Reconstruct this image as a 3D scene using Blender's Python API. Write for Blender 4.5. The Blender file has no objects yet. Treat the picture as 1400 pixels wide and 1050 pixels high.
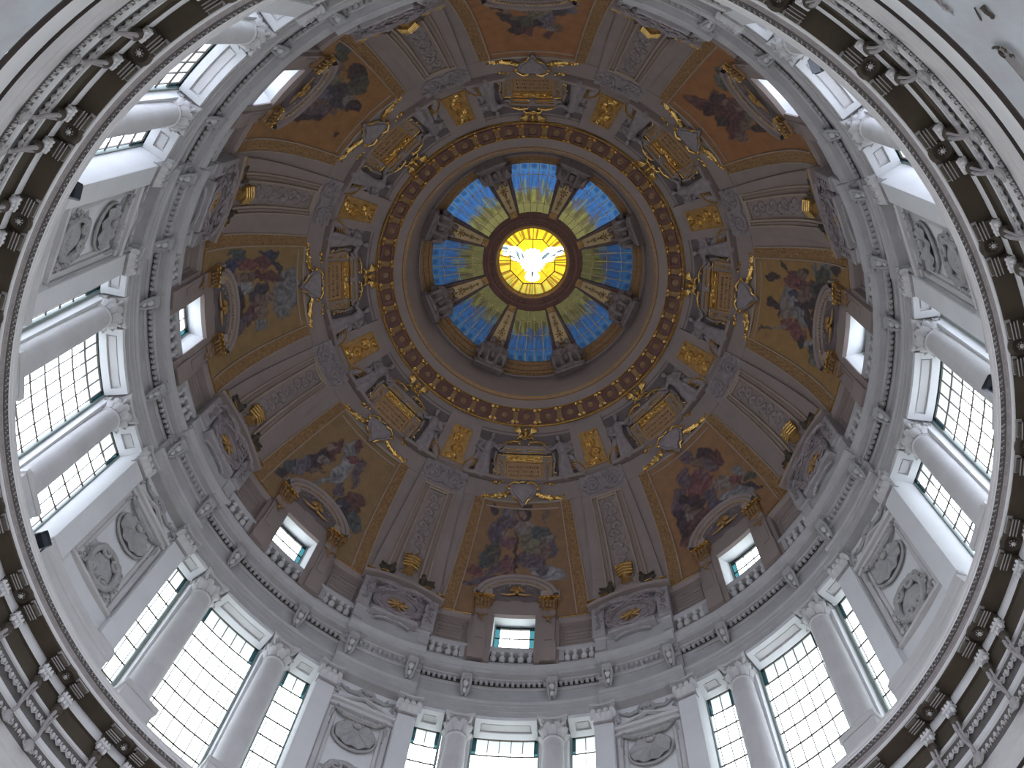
import bpy, math, random
import numpy as np
from mathutils import Matrix, Vector
C = bpy.context.scene.collection
SC = bpy.context.scene
rad = math.radians
TAU = math.tau
random.seed(7)

# ------------------------------------------------------------------ camera, sky, light, exposure
# The dome's axis is the world z axis, heights are metres above the eye of the visitor below.
cam_d = bpy.data.cameras.new('camera')
cam = bpy.data.objects.new('camera', cam_d)
C.objects.link(cam)
cam_d.sensor_width = 36.0
cam_d.lens = 36.0 * 1547.13 / 1400.0
cam_d.clip_end = 500
_th0 = rad(-1.0262)
def _vec(x, y, z):                      # survey frame -> world (y flipped, turned so that a bay lies on +x)
    a = math.atan2(y, x) - _th0
    r = math.hypot(x, y)
    return Vector((r * math.cos(a), -r * math.sin(a), z))
_up = Vector((0.04840702, 0.27675314, 0.95972103))        # the zenith in the frame right/up/forward
_x = Vector((0.99882769, -0.01341252, -0.04651176))
_y = Vector((0.0, 0.96084744, -0.27707796))
def _towards(i):                        # world direction of the picture axis i
    return _vec(_x[i], _y[i], _up[i])
R_, U_, F_ = _towards(0), _towards(1), _towards(2)
cam.matrix_world = Matrix(((R_.x, U_.x, -F_.x, 0), (R_.y, U_.y, -F_.y, 0), (R_.z, U_.z, -F_.z, 0), (0, 0, 0, 1)))
cam.location = _vec(2.03435286, 11.82630155, 0.0)
SC.camera = cam

SKY_STRENGTH = 10.5                      # zenith brightness of an overcast sky, three times that of its horizon
world = bpy.data.worlds.new('overcast_sky')
SC.world = world
world.use_nodes = True
nt = world.node_tree
bg = nt.nodes['Background']
def _nd(kind, **kw):
    n = nt.nodes.new(kind)
    for k, v in kw.items(): setattr(n, k, v)
    return n
tc = _nd('ShaderNodeTexCoord')
sep = _nd('ShaderNodeSeparateXYZ')
nt.links.new(tc.outputs['Generated'], sep.inputs[0])
mz = _nd('ShaderNodeMapRange')                       # (1 + 2 sin h) / 3, dim ground below the horizon
for i, v in ((1, 0.0), (2, 1.0), (3, 0.333), (4, 1.0)): mz.inputs[i].default_value = v
my = _nd('ShaderNodeMapRange')                       # sky made brighter and bluer towards -y to light the dome's +y side
for i, v in ((1, -0.9), (2, 0.7), (3, 1.55), (4, 0.75)): my.inputs[i].default_value = v
nt.links.new(sep.outputs[2], mz.inputs[0]); nt.links.new(sep.outputs[1], my.inputs[0])
mu = _nd('ShaderNodeMath', operation='MULTIPLY')
nt.links.new(mz.outputs[0], mu.inputs[0]); nt.links.new(my.outputs[0], mu.inputs[1])
mk = _nd('ShaderNodeMath', operation='MULTIPLY'); mk.inputs[1].default_value = SKY_STRENGTH
nt.links.new(mu.outputs[0], mk.inputs[0])
cr_ = _nd('ShaderNodeValToRGB')
mc = _nd('ShaderNodeMapRange')
for i, v in ((1, -0.8), (2, 0.8), (3, 0.0), (4, 1.0)): mc.inputs[i].default_value = v
cr_.color_ramp.elements[0].color = (0.84, 0.85, 1.0, 1)
cr_.color_ramp.elements[1].color = (0.93, 0.97, 0.95, 1)
nt.links.new(sep.outputs[1], mc.inputs[0]); nt.links.new(mc.outputs[0], cr_.inputs[0]); nt.links.new(cr_.outputs[0], bg.inputs[0])
nt.links.new(mk.outputs[0], bg.inputs[1])
SC.view_settings.view_transform = 'Standard'
SC.view_settings.look = 'None'
SC.view_settings.gamma = 1
SC.view_settings.use_curve_mapping = False
SC.view_settings.exposure = 0.0
SC.cycles.max_bounces = 8
SC.cycles.diffuse_bounces = 5
SC.cycles.transparent_max_bounces = 12
SC.cycles.use_denoising = True
SC.cycles.caustics_reflective = False
SC.cycles.caustics_refractive = False

# ------------------------------------------------------------------ materials
MATS = {}
def mat(name, col, rough=0.85, metal=0.0, var=0.18, scale=1.2, bump=0.0, bscale=8.0, attr=None, warm=None, spec=0.3):
    m = bpy.data.materials.new(name)
    m.use_nodes = True
    t = m.node_tree
    b = t.nodes['Principled BSDF']
    b.inputs['Roughness'].default_value = rough
    b.inputs['Metallic'].default_value = metal
    b.inputs['Specular IOR Level'].default_value = spec
    g = t.nodes.new('ShaderNodeNewGeometry')
    n = t.nodes.new('ShaderNodeTexNoise')
    n.inputs['Scale'].default_value = scale
    n.inputs['Detail'].default_value = 5
    n.inputs['Roughness'].default_value = 0.65
    t.links.new(g.outputs['Position'], n.inputs['Vector'])
    r = t.nodes.new('ShaderNodeValToRGB')
    lo = tuple(c * (1 - var) for c in col)
    hi = tuple(min(1, c * (1 + var)) for c in col)
    if warm: lo = tuple(c * w for c, w in zip(lo, warm))
    r.color_ramp.elements[0].position = 0.3
    r.color_ramp.elements[1].position = 0.7
    r.color_ramp.elements[0].color = (*lo, 1)
    r.color_ramp.elements[1].color = (*hi, 1)
    t.links.new(n.outputs['Fac'], r.inputs[0])
    out = r.outputs[0]
    if attr:
        a = t.nodes.new('ShaderNodeVertexColor')
        a.layer_name = attr
        mx = t.nodes.new('ShaderNodeMix')
        mx.data_type = 'RGBA'
        mx.blend_type = 'MULTIPLY'
        mx.inputs[0].default_value = 1.0
        t.links.new(a.outputs[0], mx.inputs[6])
        t.links.new(out, mx.inputs[7])
        out = mx.outputs[2]
    t.links.new(out, b.inputs['Base Color'])
    if bump:
        n2 = t.nodes.new('ShaderNodeTexNoise')
        n2.inputs['Scale'].default_value = bscale
        n2.inputs['Detail'].default_value = 4
        t.links.new(g.outputs['Position'], n2.inputs['Vector'])
        bp = t.nodes.new('ShaderNodeBump')
        bp.inputs['Strength'].default_value = 0.6
        bp.inputs['Distance'].default_value = bump
        t.links.new(n2.outputs['Fac'], bp.inputs['Height'])
        t.links.new(bp.outputs[0], b.inputs['Normal'])
    MATS[name] = m
    return m
def glass(name, col, attr=None, gloss=0.06):
    m = bpy.data.materials.new(name)
    m.use_nodes = True
    t = m.node_tree
    t.nodes.clear()
    o = t.nodes.new('ShaderNodeOutputMaterial')
    tr = t.nodes.new('ShaderNodeBsdfTransparent')
    tr.inputs[0].default_value = (*col, 1)
    gl = t.nodes.new('ShaderNodeBsdfGlossy')
    gl.inputs['Roughness'].default_value = 0.25
    gl.inputs['Color'].default_value = (0.6, 0.65, 0.7, 1)
    mx = t.nodes.new('ShaderNodeMixShader')
    mx.inputs[0].default_value = gloss
    if attr:
        a = t.nodes.new('ShaderNodeVertexColor')
        a.layer_name = attr
        g = t.nodes.new('ShaderNodeNewGeometry')
        n = t.nodes.new('ShaderNodeTexNoise')
        n.inputs['Scale'].default_value = 3.0
        mp = t.nodes.new('ShaderNodeMapRange')
        mp.inputs[3].default_value = 0.65
        mp.inputs[4].default_value = 1.3
        x = t.nodes.new('ShaderNodeMix')
        x.data_type = 'RGBA'
        x.blend_type = 'MULTIPLY'
        x.inputs[0].default_value = 1
        t.links.new(g.outputs['Position'], n.inputs['Vector'])
        t.links.new(n.outputs['Fac'], mp.inputs[0])
        t.links.new(a.outputs[0], x.inputs[6])
        t.links.new(mp.outputs[0], x.inputs[7])
        t.links.new(x.outputs[2], tr.inputs[0])
    t.links.new(tr.outputs[0], mx.inputs[1])
    t.links.new(gl.outputs[0], mx.inputs[2])
    t.links.new(mx.outputs[0], o.inputs[0])
    MATS[name] = m
    return m

STONE = mat('pale_stone', (0.57, 0.555, 0.55), var=0.07, scale=0.8, bump=0.01)
PLASTER = mat('white_plaster', (0.68, 0.68, 0.68), var=0.05, scale=0.6)
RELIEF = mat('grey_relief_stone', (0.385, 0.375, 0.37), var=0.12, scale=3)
ENTAB = mat('entablature_stone', (0.43, 0.415, 0.415), var=0.10, scale=1.0, bump=0.01)
MEDAL = mat('attic_grey_stone_bell_shade', (0.36, 0.335, 0.335), var=0.14, scale=3)
BED = mat('shaded_carving_ground', (0.13, 0.12, 0.115), var=0.15, scale=3)  # crevice shade behind the carved bands, put into the ground colour
RIBS = mat('dome_grey_brown_plaster', (0.31, 0.25, 0.23), var=0.08, scale=0.7)
RIBD = mat('dome_dark_plaster', (0.175, 0.14, 0.14), var=0.12, scale=1.5)
FIGS = mat('dome_grey_sculpture', (0.30, 0.255, 0.26), var=0.2, scale=4)
RIBM = mat('rib_moulding_warm', (0.40, 0.315, 0.25), var=0.08, scale=2)
LANF = mat('lantern_dark_sculpture', (0.26, 0.21, 0.205), var=0.2, scale=4)
GOLD = mat('gilded_relief', (0.86, 0.53, 0.17), rough=0.27, metal=0.9, var=0.25, scale=6, bump=0.02, bscale=14)
DGOLD = mat('aged_gilding', (0.48, 0.28, 0.10), rough=0.5, metal=0.45, var=0.3, scale=5, bump=0.02, bscale=12)
BORD = mat('brown_gold_border', (0.34, 0.20, 0.095), rough=0.6, metal=0.25, var=0.3, scale=6, bump=0.015, bscale=16)
REDB = mat('coffer_red_brown', (0.20, 0.105, 0.085), var=0.15, scale=2)
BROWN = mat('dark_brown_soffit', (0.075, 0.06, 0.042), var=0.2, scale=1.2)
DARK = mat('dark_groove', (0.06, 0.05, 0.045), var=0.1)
BRONZE = mat('dark_bronze', (0.085, 0.07, 0.055), rough=0.45, metal=0.3, var=0.2, scale=5)
MARBLE = mat('blue_grey_marble', (0.50, 0.54, 0.57), var=0.16, scale=0.5, warm=(1.08, 0.98, 0.96))
PAINT = mat('mosaic_paint', (1.0, 1.0, 1.0), rough=0.6, var=0.12, scale=9, attr='Col', bump=0.006, bscale=30)
CREAM = mat('cream_gold_ground', (0.55, 0.40, 0.20), rough=0.45, metal=0.2, var=0.12)
LEAD = mat('lead_came', (0.10, 0.08, 0.06), rough=0.6, metal=0.2)
FRAME = mat('green_grey_window_frame', (0.27, 0.31, 0.29), var=0.08)
BLACK = mat('black_lamp_metal', (0.02, 0.024, 0.034), rough=0.45, var=0.2)
LENS = mat('lamp_glass', (0.25, 0.28, 0.33), rough=0.1, spec=0.8)
FLOORM = mat('church_floor_stone', (0.30, 0.28, 0.26), var=0.15, scale=0.4)
TABLET = mat('inscription_gold_brown', (0.42, 0.25, 0.13), rough=0.55, metal=0.3, var=0.15, scale=5)
GCLEAR = glass('clear_glass', (0.94, 0.98, 1.0))
GTEAL = glass('pale_teal_glass', (0.105, 0.215, 0.235))
GBLUE = glass('light_blue_glass', (0.035, 0.10, 0.135))
GSKY = glass('lantern_glass', (1, 1, 1), attr='Col', gloss=0.02)

# ------------------------------------------------------------------ geometry helpers
def W(R, a, z):
    a = rad(a)
    return (R * math.cos(a), -R * math.sin(a), z)
def rz(A): return Matrix.Rotation(-rad(A), 4, 'Z')
def frame_wall(R, a, z):                # origin on a wall, X right for a viewer inside, Y up, Z towards the axis
    A = rad(a)
    X = Vector((-math.sin(A), -math.cos(A), 0))
    Z = Vector((-math.cos(A), math.sin(A), 0))
    Y = Vector((0, 0, 1))
    o = W(R, a, z)
    return Matrix(((X.x, Y.x, Z.x, o[0]), (X.y, Y.y, Z.y, o[1]), (X.z, Y.z, Z.z, o[2]), (0, 0, 0, 1)))
# dome section
_PR = np.array([(14.95, 49.0), (14.9, 50.5), (14.75, 52.0), (14.4, 53.6), (13.6, 55.7), (12.4, 57.8), (11.15, 59.45), (10.0, 60.65), (8.85, 61.7), (7.6, 62.6)])
def _cr(x):
    pts = _PR
    out = []
    for i in range(len(pts) - 1):
        p0 = pts[max(i - 1, 0)]; p1 = pts[i]; p2 = pts[i + 1]; p3 = pts[min(i + 2, len(pts) - 1)]
        for t in np.linspace(0, 1, x, endpoint=False):
            out.append(0.5 * ((2 * p1) + (-p0 + p2) * t + (2 * p0 - 5 * p1 + 4 * p2 - p3) * t * t + (-p0 + 3 * p1 - 3 * p2 + p3) * t ** 3))
    out.append(pts[-1])
    return np.array(out)
_CV = _cr(12)
def DR(z): return float(np.interp(z, _CV[:, 1], _CV[:, 0]))
def DN(z):
    e = 0.05
    dR = DR(z + e) - DR(z - e)
    n = Vector((-2 * e, dR))            # inward normal (R, z)
    n.normalize()
    if n.x > 0: n = -n
    return n
def S(a, z, h=0.0):                     # point on the dome, h metres proud of it
    n = DN(z)
    return W(DR(z) + n.x * h, a, z + n.y * h)
def frame_dome(a, z, h=0.0):
    n = DN(z)
    A = rad(a)
    X = Vector((-math.sin(A), -math.cos(A), 0))
    Z = Vector((n.x * math.cos(A), -n.x * math.sin(A), n.y))
    Y = Z.cross(X)
    o = S(a, z, h)
    return Matrix(((X.x, Y.x, Z.x, o[0]), (X.y, Y.y, Z.y, o[1]), (X.z, Y.z, Z.z, o[2]), (0, 0, 0, 1)))

class MB:
    def __init__(s): s.v = []; s.f = []; s.c = None
    def add(s, vs, fs):
        k = len(s.v)
        s.v += [tuple(p) for p in vs]
        s.f += [tuple(i + k for i in f) for f in fs]
        return s
    def grid(s, P, closeu=False):       # P[i][j]
        nu, nv = len(P), len(P[0])
        k = len(s.v)
        for r in P: s.v += [tuple(p) for p in r]
        for i in range(nu if closeu else nu - 1):
            for j in range(nv - 1):
                a = k + i * nv + j; b = k + ((i + 1) % nu) * nv + j
                s.f.append((a, b, b + 1, a + 1))
        return s
    def rev(s, prof, a0=0, a1=360, n=None):
        n = n or max(1, int(abs(a1 - a0) / 1.5))
        full = abs(a1 - a0) >= 359.9
        A = [a0 + (a1 - a0) * i / n for i in range(n if full else n + 1)]
        return s.grid([[W(R, a, z) for R, z in prof] for a in A], closeu=full)
    def block(s, prof, a0, a1, n=None):  # closed section swept and capped
        n = n or max(1, int(abs(a1 - a0) / 2))
        P = [[W(R, a0 + (a1 - a0) * i / n, z) for R, z in list(prof) + [prof[0]]] for i in range(n + 1)]
        s.grid(P)
        k = len(s.v)
        for a in (a0, a1):
            s.add([W(R, a, z) for R, z in prof], [tuple(range(len(prof)))])
        return s
    def cbox(s, R0, R1, z0, z1, a0, a1, n=None):
        return s.block([(R0, z0), (R1, z0), (R1, z1), (R0, z1)], a0, a1, n)
    def box(s, x0, x1, y0, y1, z0, z1):
        v = [(x, y, z) for x in (x0, x1) for y in (y0, y1) for z in (z0, z1)]
        return s.add(v, [(0, 1, 3, 2), (4, 6, 7, 5), (0, 4, 5, 1), (2, 3, 7, 6), (0, 2, 6, 4), (1, 5, 7, 3)])
    def bbox(s, x0, x1, y0, y1, z0, z1, b=0.03):   # chamfered towards +z
        v = [(x0, y0, z0), (x1, y0, z0), (x1, y1, z0), (x0, y1, z0), (x0, y0, z1 - b), (x1, y0, z1 - b), (x1, y1, z1 - b), (x0, y1, z1 - b),
             (x0 + b, y0 + b, z1), (x1 - b, y0 + b, z1), (x1 - b, y1 - b, z1), (x0 + b, y1 - b, z1)]
        f = [(0, 1, 5, 4), (1, 2, 6, 5), (2, 3, 7, 6), (3, 0, 4, 7), (4, 5, 9, 8), (5, 6, 10, 9), (6, 7, 11, 10), (7, 4, 8, 11), (8, 9, 10, 11)]
        return s.add(v, f)
    def dbox(s, a0, a1, z0, z1, h0, h1, n=None, m=None):   # raised block following the dome; a0,a1 numbers or functions of z
        n = n or max(1, int((z1 - z0) / 0.8))
        f0 = a0 if callable(a0) else (lambda z: a0)
        f1 = a1 if callable(a1) else (lambda z: a1)
        m = m or max(1, int(abs(f1(z0) - f0(z0)) / 3))
        zs = [z0 + (z1 - z0) * i / n for i in range(n + 1)]
        top = [[S(f0(z) + (f1(z) - f0(z)) * j / m, z, h1) for j in range(m + 1)] for z in zs]
        s.grid(top)
        s.grid([[S(f0(z), z, h0), S(f0(z), z, h1)] for z in zs])
        s.grid([[S(f1(z), z, h0), S(f1(z), z, h1)] for z in zs])
        for z in (z0, z1):
            s.grid([[S(f0(z) + (f1(z) - f0(z)) * j / m, z, h0), S(f0(z) + (f1(z) - f0(z)) * j / m, z, h1)] for j in range(m + 1)])
        return s
    def ell(s, c, r, n=8, m=5, rot=None):
        P = []
        for i in range(n):
            a = TAU * i / n
            row = []
            for j in range(m + 1):
                b = math.pi * j / m
                p = Vector((r[0] * math.sin(b) * math.cos(a), r[1] * math.sin(b) * math.sin(a), r[2] * math.cos(b)))
                if rot is not None: p = rot @ p
                row.append((c[0] + p.x, c[1] + p.y, c[2] + p.z))
            P.append(row)
        return s.grid(P, closeu=True)
    def gem(s, c, r, rot=None):
        vs = []
        for d in ((1, 0, 0), (-1, 0, 0), (0, 1, 0), (0, -1, 0), (0, 0, 1), (0, 0, -1)):
            p = Vector((d[0] * r[0], d[1] * r[1], d[2] * r[2]))
            if rot is not None: p = rot @ p
            vs.append((c[0] + p.x, c[1] + p.y, c[2] + p.z))
        return s.add(vs, [(0, 2, 4), (2, 1, 4), (1, 3, 4), (3, 0, 4), (2, 0, 5), (1, 2, 5), (3, 1, 5), (0, 3, 5)])
    def tube(s, pts, r, n=6, cap=True):
        pts = [Vector(p) for p in pts]
        R = r if isinstance(r, (list, tuple)) else [r] * len(pts)
        prev = None
        P = []
        for i, p in enumerate(pts):
            d = (pts[min(i + 1, len(pts) - 1)] - pts[max(i - 1, 0)])
            if d.length < 1e-9: d = Vector((0, 0, 1))
            d.normalize()
            if prev is None:
                u = d.orthogonal().normalized()
            else:
                u = prev - d * prev.dot(d)
                u = u.normalized() if u.length > 1e-6 else d.orthogonal().normalized()
            prev = u
            w = d.cross(u)
            P.append([p + (u * math.cos(TAU * k / n) + w * math.sin(TAU * k / n)) * R[i] for k in range(n)] )
        P = [row + [row[0]] for row in P]
        s.grid(P)
        if cap:
            for row in (P[0], P[-1]): s.add(row[:-1], [tuple(range(n))])
        return s
    def lathe(s, prof, n=16, o=(0, 0, 0)):   # around local z
        return s.grid([[(o[0] + r * math.cos(TAU * i / n), o[1] + r * math.sin(TAU * i / n), o[2] + z) for r, z in prof] for i in range(n)], closeu=True)
    def lathey(s, prof, n=16, o=(0, 0, 0)):  # around local y (up in wall frames)
        return s.grid([[(o[0] + r * math.cos(TAU * i / n), o[1] + y, o[2] + r * math.sin(TAU * i / n)) for r, y in prof] for i in range(n)], closeu=True)
    def lathez(s, prof, n=16, o=(0, 0, 0), sx=1, sy=1):
        return s.grid([[(o[0] + sx * r * math.cos(TAU * i / n), o[1] + sy * r * math.sin(TAU * i / n), o[2] + z) for r, z in prof] for i in range(n)], closeu=True)
    def prism(s, pts, z0, z1):
        n = len(pts)
        s.add([(x, y, z0) for x, y in pts] + [(x, y, z1) for x, y in pts],
              [tuple(range(n)), tuple(range(n, 2 * n))] + [(i, (i + 1) % n, (i + 1) % n + n, i + n) for i in range(n)])
        return s
    def xf(s, M):
        s.v = [tuple(M @ Vector(p)) for p in s.v]
        return s
    def join(s, o, M=None):
        return s.add([tuple(M @ Vector(p)) for p in o.v] if M is not None else o.v, o.f)
    def mesh(s, name, m, smooth=False, L=None):
        V = s.v
        if L is not None:
            Li = L.inverted()
            V = [tuple(Li @ Vector(p)) for p in V]
        me = bpy.data.meshes.new(name)
        me.from_pydata(V, [], s.f)
        me.materials.append(m)
        if s.c is not None:
            ca = me.color_attributes.new('Col', 'FLOAT_COLOR', 'POINT')
            ca.data.foreach_set('color', np.array(s.c, dtype=np.float32).ravel())
        if smooth:
            me.shade_smooth()
            try: me.set_sharp_from_angle(angle=rad(38))
            except Exception: pass
        return me
    def build(s, name, m, parent=None, smooth=False, L=None):
        return link(name, s.mesh(name, m, smooth, L), parent)

def link(name, me, parent=None):
    o = bpy.data.objects.new(name, me)
    C.objects.link(o)
    if parent is not None: o.parent = parent
    return o
def kids(o): return [c for c in KID.get(o.name, [])]
LM = {}
def tag(o, label=None, cat=None, group=None, kind=None):
    if label: o['label'] = label
    if cat: o['category'] = cat
    if group: o['group'] = group
    if kind: o['kind'] = kind
    return o
def thing(name, label, cat, L, A=0, group=None):
    o = bpy.data.objects.new(name, None)
    o.empty_display_size = 0.3
    C.objects.link(o)
    tag(o, label, cat, group)
    o.matrix_world = rz(A) @ L
    LM[o.name] = L
    return o
def structure(name, L=None):
    o = bpy.data.objects.new(name, None)
    C.objects.link(o)
    o['kind'] = 'structure'
    if L is not None: o.matrix_world = L
    return o
def child_copy(ch, parent):
    c = ch.copy()
    C.objects.link(c)
    c.parent = parent
    for k in ch.children: child_copy(k, c)
    return c
def copy_thing(root, A, label, L=None):
    r = root.copy()
    C.objects.link(r)
    L = L if L is not None else LM[root.name]
    r.matrix_world = rz(A) @ L
    LM[r.name] = L
    r['label'] = label
    for ch in root.children: child_copy(ch, r)
    return r
def ring_copies(o, angles):             # repeats of a part around the axis, sharing its mesh
    out = []
    base = o.matrix_local.copy()
    for A in angles:
        c = o.copy()
        C.objects.link(c)
        c.parent = o.parent
        c.matrix_local = rz(A) @ base
        for k in o.children: child_copy(k, c)
        out.append(c)
    return out
BAYS = [0, 45, 90, 135, 180, -135, -90, -45]
BN = {0: 'right', 45: 'upper right', 90: 'top', 135: 'upper left', 180: 'left', -135: 'lower left', -90: 'bottom', -45: 'lower right'}
PN = {22.5: 'right and upper right', 67.5: 'upper right and top', 112.5: 'top and upper left', 157.5: 'upper left and left',
      -157.5: 'left and lower left', -112.5: 'lower left and bottom', -67.5: 'bottom and lower right', -22.5: 'lower right and right'}
PIERS = list(PN)

def leafy(m, pts, r, n, seed, flat=0.5, normal=None):
    """small leaves and buds clustered along a path (local frame, Z towards the viewer)"""
    rnd = random.Random(seed)
    pts = [Vector(p) for p in pts]
    for i in range(n):
        t = (i + rnd.random() * 0.8) / n * (len(pts) - 1)
        k = min(int(t), len(pts) - 2)
        p = pts[k].lerp(pts[k + 1], t - k)
        a = rnd.random() * TAU
        d = rnd.random() * r * 0.8
        q = p + Vector((math.cos(a) * d, math.sin(a) * d, rnd.random() * r * flat))
        sz = r * (0.35 + 0.45 * rnd.random())
        m.gem(q, (sz, sz * 0.5, sz * 0.45), Matrix.Rotation(rnd.random() * TAU, 3, 'Z') @ Matrix.Rotation(rnd.random() - 0.5, 3, 'X'))
    return m
def spiral(cx, cy, r, turns=1.6, start=0.0, d=1, z=0.0, n=22, r0=0.12):
    return [(cx + d * (r * (1 - t * (1 - r0))) * math.cos(start + t * turns * TAU), cy + (r * (1 - t * (1 - r0))) * math.sin(start + t * turns * TAU), z) for t in [i / (n - 1) for i in range(n)]]
def rinceau(u, v, k=1.0):
    """height of scrolling acanthus: u in -1..1 across, v along in panel half-widths"""
    stem = np.maximum(0, 1 - np.abs(u - 0.42 * np.sin(math.pi * v * k)) / 0.13)
    h = stem
    i = np.floor(v * k - 0.0)
    for o in (-1, 0, 1):
        c = (i + 0.5 + o)
        sgn = np.where(np.mod(i + o, 2) == 0, -1.0, 1.0)
        du = u - 0.30 * sgn
        dv = (v - c / k)
        r = np.hypot(du, dv)
        a = np.arctan2(dv, du * sgn)
        s = np.maximum(0, np.cos(a * 1.0 - r * 15)) * (r < 0.55) * (r > 0.05)
        lf = np.maximum(0, np.cos(a * 5 + r * 9)) * (r < 0.42) * 0.7
        h = np.maximum(h, np.maximum(s * 0.8, lf * (1 - r / 0.5)))
    return np.minimum(h, 1.0) * (np.abs(u) < 0.94)
def relief_patch(m, a0, a1, z0, z1, h0, amp, nu, nv, k=1.0, seedoff=0.0):
    f0 = a0 if callable(a0) else (lambda z: a0)
    f1 = a1 if callable(a1) else (lambda z: a1)
    half = DR((z0 + z1) / 2) * rad(abs(f1(z0) - f0(z0)) / 2)
    zs = np.linspace(z0, z1, nv)
    arc = 0
    P = []
    pr = None
    for z in zs:
        q = (DR(z), z)
        if pr: arc += math.hypot(q[0] - pr[0], q[1] - pr[1])
        pr = q
        u = np.linspace(-1, 1, nu)
        h = rinceau(u, np.full(nu, arc / half + seedoff), k)
        P.append([S(f0(z) + (f1(z) - f0(z)) * j / (nu - 1), z, h0 + amp * float(h[j])) for j in range(nu)])
    m.grid(P)
    return m

def fused(name, shapes, voxel=0.05, smooth=2):
    """capsules (p, q, r0, r1) and ellipsoids (c, (rx,ry,rz)) grown together into one continuous skin"""
    m = MB()
    for sh in shapes:
        if len(sh) == 4:
            p, q, r0, r1 = sh
            p = Vector(p); q = Vector(q)
            m.tube([p.lerp(q, t) for t in (0, .5, 1)], [r0, (r0 + r1) / 2, r1], n=10)
            m.ell(p, (r0,) * 3, 10, 6); m.ell(q, (r1,) * 3, 10, 6)
        else:
            m.ell(sh[0], sh[1], 12, 8)
    me = m.mesh(name + '_raw', STONE)
    o = bpy.data.objects.new(name + '_raw', me)
    C.objects.link(o)
    md = o.modifiers.new('r', 'REMESH')
    md.mode = 'VOXEL'
    md.voxel_size = voxel
    sm = o.modifiers.new('s', 'SMOOTH')
    sm.iterations = smooth
    sm.factor = 0.5
    dg = bpy.context.evaluated_depsgraph_get()
    res = bpy.data.meshes.new_from_object(o.evaluated_get(dg))
    res.name = name
    bpy.data.objects.remove(o)
    bpy.data.meshes.remove(me)
    res.shade_smooth()
    return res
def dress(me, m):
    me.materials.clear(); me.materials.append(m); return me
def mirrored(me):
    c = me.copy()
    c.transform(Matrix.Scale(-1, 4, (1, 0, 0)))
    c.flip_normals()
    return c

# ================================================================== LARGE STRUCTURE
# ---- church below (out of sight, but it passes the daylight up)
g = structure('floor')
MB().rev([(0.01, -1.6), (34, -1.6)], n=48).build('paving', FLOORM, g)
g = structure('wall_church_unseen')
for k in range(8):                       # eight bays of unseen wall, added to limit daylight, openings sized for its level
    A = 22.5 + 45 * k
    m = MB(); m.cbox(22.0, 23.0, -1.6, 19.0, A - 9, A + 9); m.build('pier', STONE, g)
    m = MB(); m.cbox(22.0, 23.0, 12.0, 19.0, A + 9, A + 36); m.build('spandrel_wall', STONE, g)
    m = MB(); m.cbox(22.0, 23.0, -1.6, 3.0, A + 9, A + 36); m.build('low_wall', STONE, g)
# ---- pendentive zone
g = structure('wall_pendentive')
MB().rev([(16.0, 26.05), (16.12, 25.6), (16.5, 24.0), (17.2, 22.0), (18.6, 20.2), (22.5, 19.0)], n=160).build('marble_surface', MARBLE, g, smooth=True)

# ---- lower ring: cornice under the drum gallery
g = structure('trim_1')
ringm = lambda prof, name, m, par=g, smooth=True: MB().rev(prof, n=240).build(name, m, par, smooth=smooth)
ringm([(14.50, 31.62), (14.57, 31.60), (14.575, 31.52), (14.62, 31.50), (14.63, 31.44)], 'inner_fillet', PLASTER)
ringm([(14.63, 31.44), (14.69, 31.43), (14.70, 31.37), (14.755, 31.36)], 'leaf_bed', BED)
ringm([(14.755, 31.36), (14.76, 31.33), (14.83, 31.31), (14.84, 31.27), (14.865, 31.26)], 'cyma', MEDAL)
ringm([(14.865, 31.26), (14.88, 31.22), (14.905, 31.19), (14.94, 31.18), (14.955, 31.2)], 'white_lip', PLASTER)
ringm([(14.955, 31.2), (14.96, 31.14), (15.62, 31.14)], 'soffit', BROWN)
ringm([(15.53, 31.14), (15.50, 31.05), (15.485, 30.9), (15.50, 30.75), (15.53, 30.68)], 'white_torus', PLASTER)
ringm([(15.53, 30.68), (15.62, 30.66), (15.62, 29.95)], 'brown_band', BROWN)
ringm([(15.62, 29.95), (15.57, 29.93), (15.57, 29.8), (15.63, 29.78)], 'thin_fillet', PLASTER)
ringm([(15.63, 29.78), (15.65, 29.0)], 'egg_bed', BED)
ringm([(15.65, 29.0), (15.59, 28.95), (15.585, 28.75), (15.65, 28.7)], 'mid_fillet', PLASTER)
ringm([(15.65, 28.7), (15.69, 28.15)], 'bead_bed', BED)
ringm([(15.69, 28.15), (15.64, 28.1), (15.66, 27.75), (15.72, 27.7), (15.70, 27.55), (15.76, 27.45), (15.76, 27.06)], 'fascia', STONE)
ringm([(15.76, 27.06), (15.86, 27.05), (15.86, 26.97), (15.82, 26.95)], 'dark_groove', DARK)
ringm([(15.82, 26.95), (15.80, 26.8), (15.82, 26.5), (15.87, 26.25), (15.9, 26.2)], 'pale_roll', PLASTER)
ringm([(15.9, 26.2), (15.99, 26.18), (15.99, 26.08), (16.0, 26.05)], 'dark_groove', DARK)
m = MB()
rnd = random.Random(3)
for i in range(560):
    a = i * 360 / 560
    A = frame_wall(14.665, a, 31.44)
    b = MB()
    q = rnd.uniform(0.75, 1.3); w_ = rnd.uniform(-0.02, 0.02)
    b.gem((w_, w_, 0.0), (0.055 * q, 0.035, 0.045 * q), Matrix.Rotation(rnd.uniform(-0.6, 0.6), 3, 'Z')); b.gem((0.05, -0.05 + w_, -0.03), (0.03 * q, 0.045, 0.03)); m.join(b, A)
for i in range(420):
    a = i * 360 / 420
    b = MB(); b.gem((0, 0, 0), (0.05, 0.035, 0.03)); m.join(b, frame_wall(14.80, a, 31.33))
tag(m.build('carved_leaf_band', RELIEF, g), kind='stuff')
m = MB()
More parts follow.
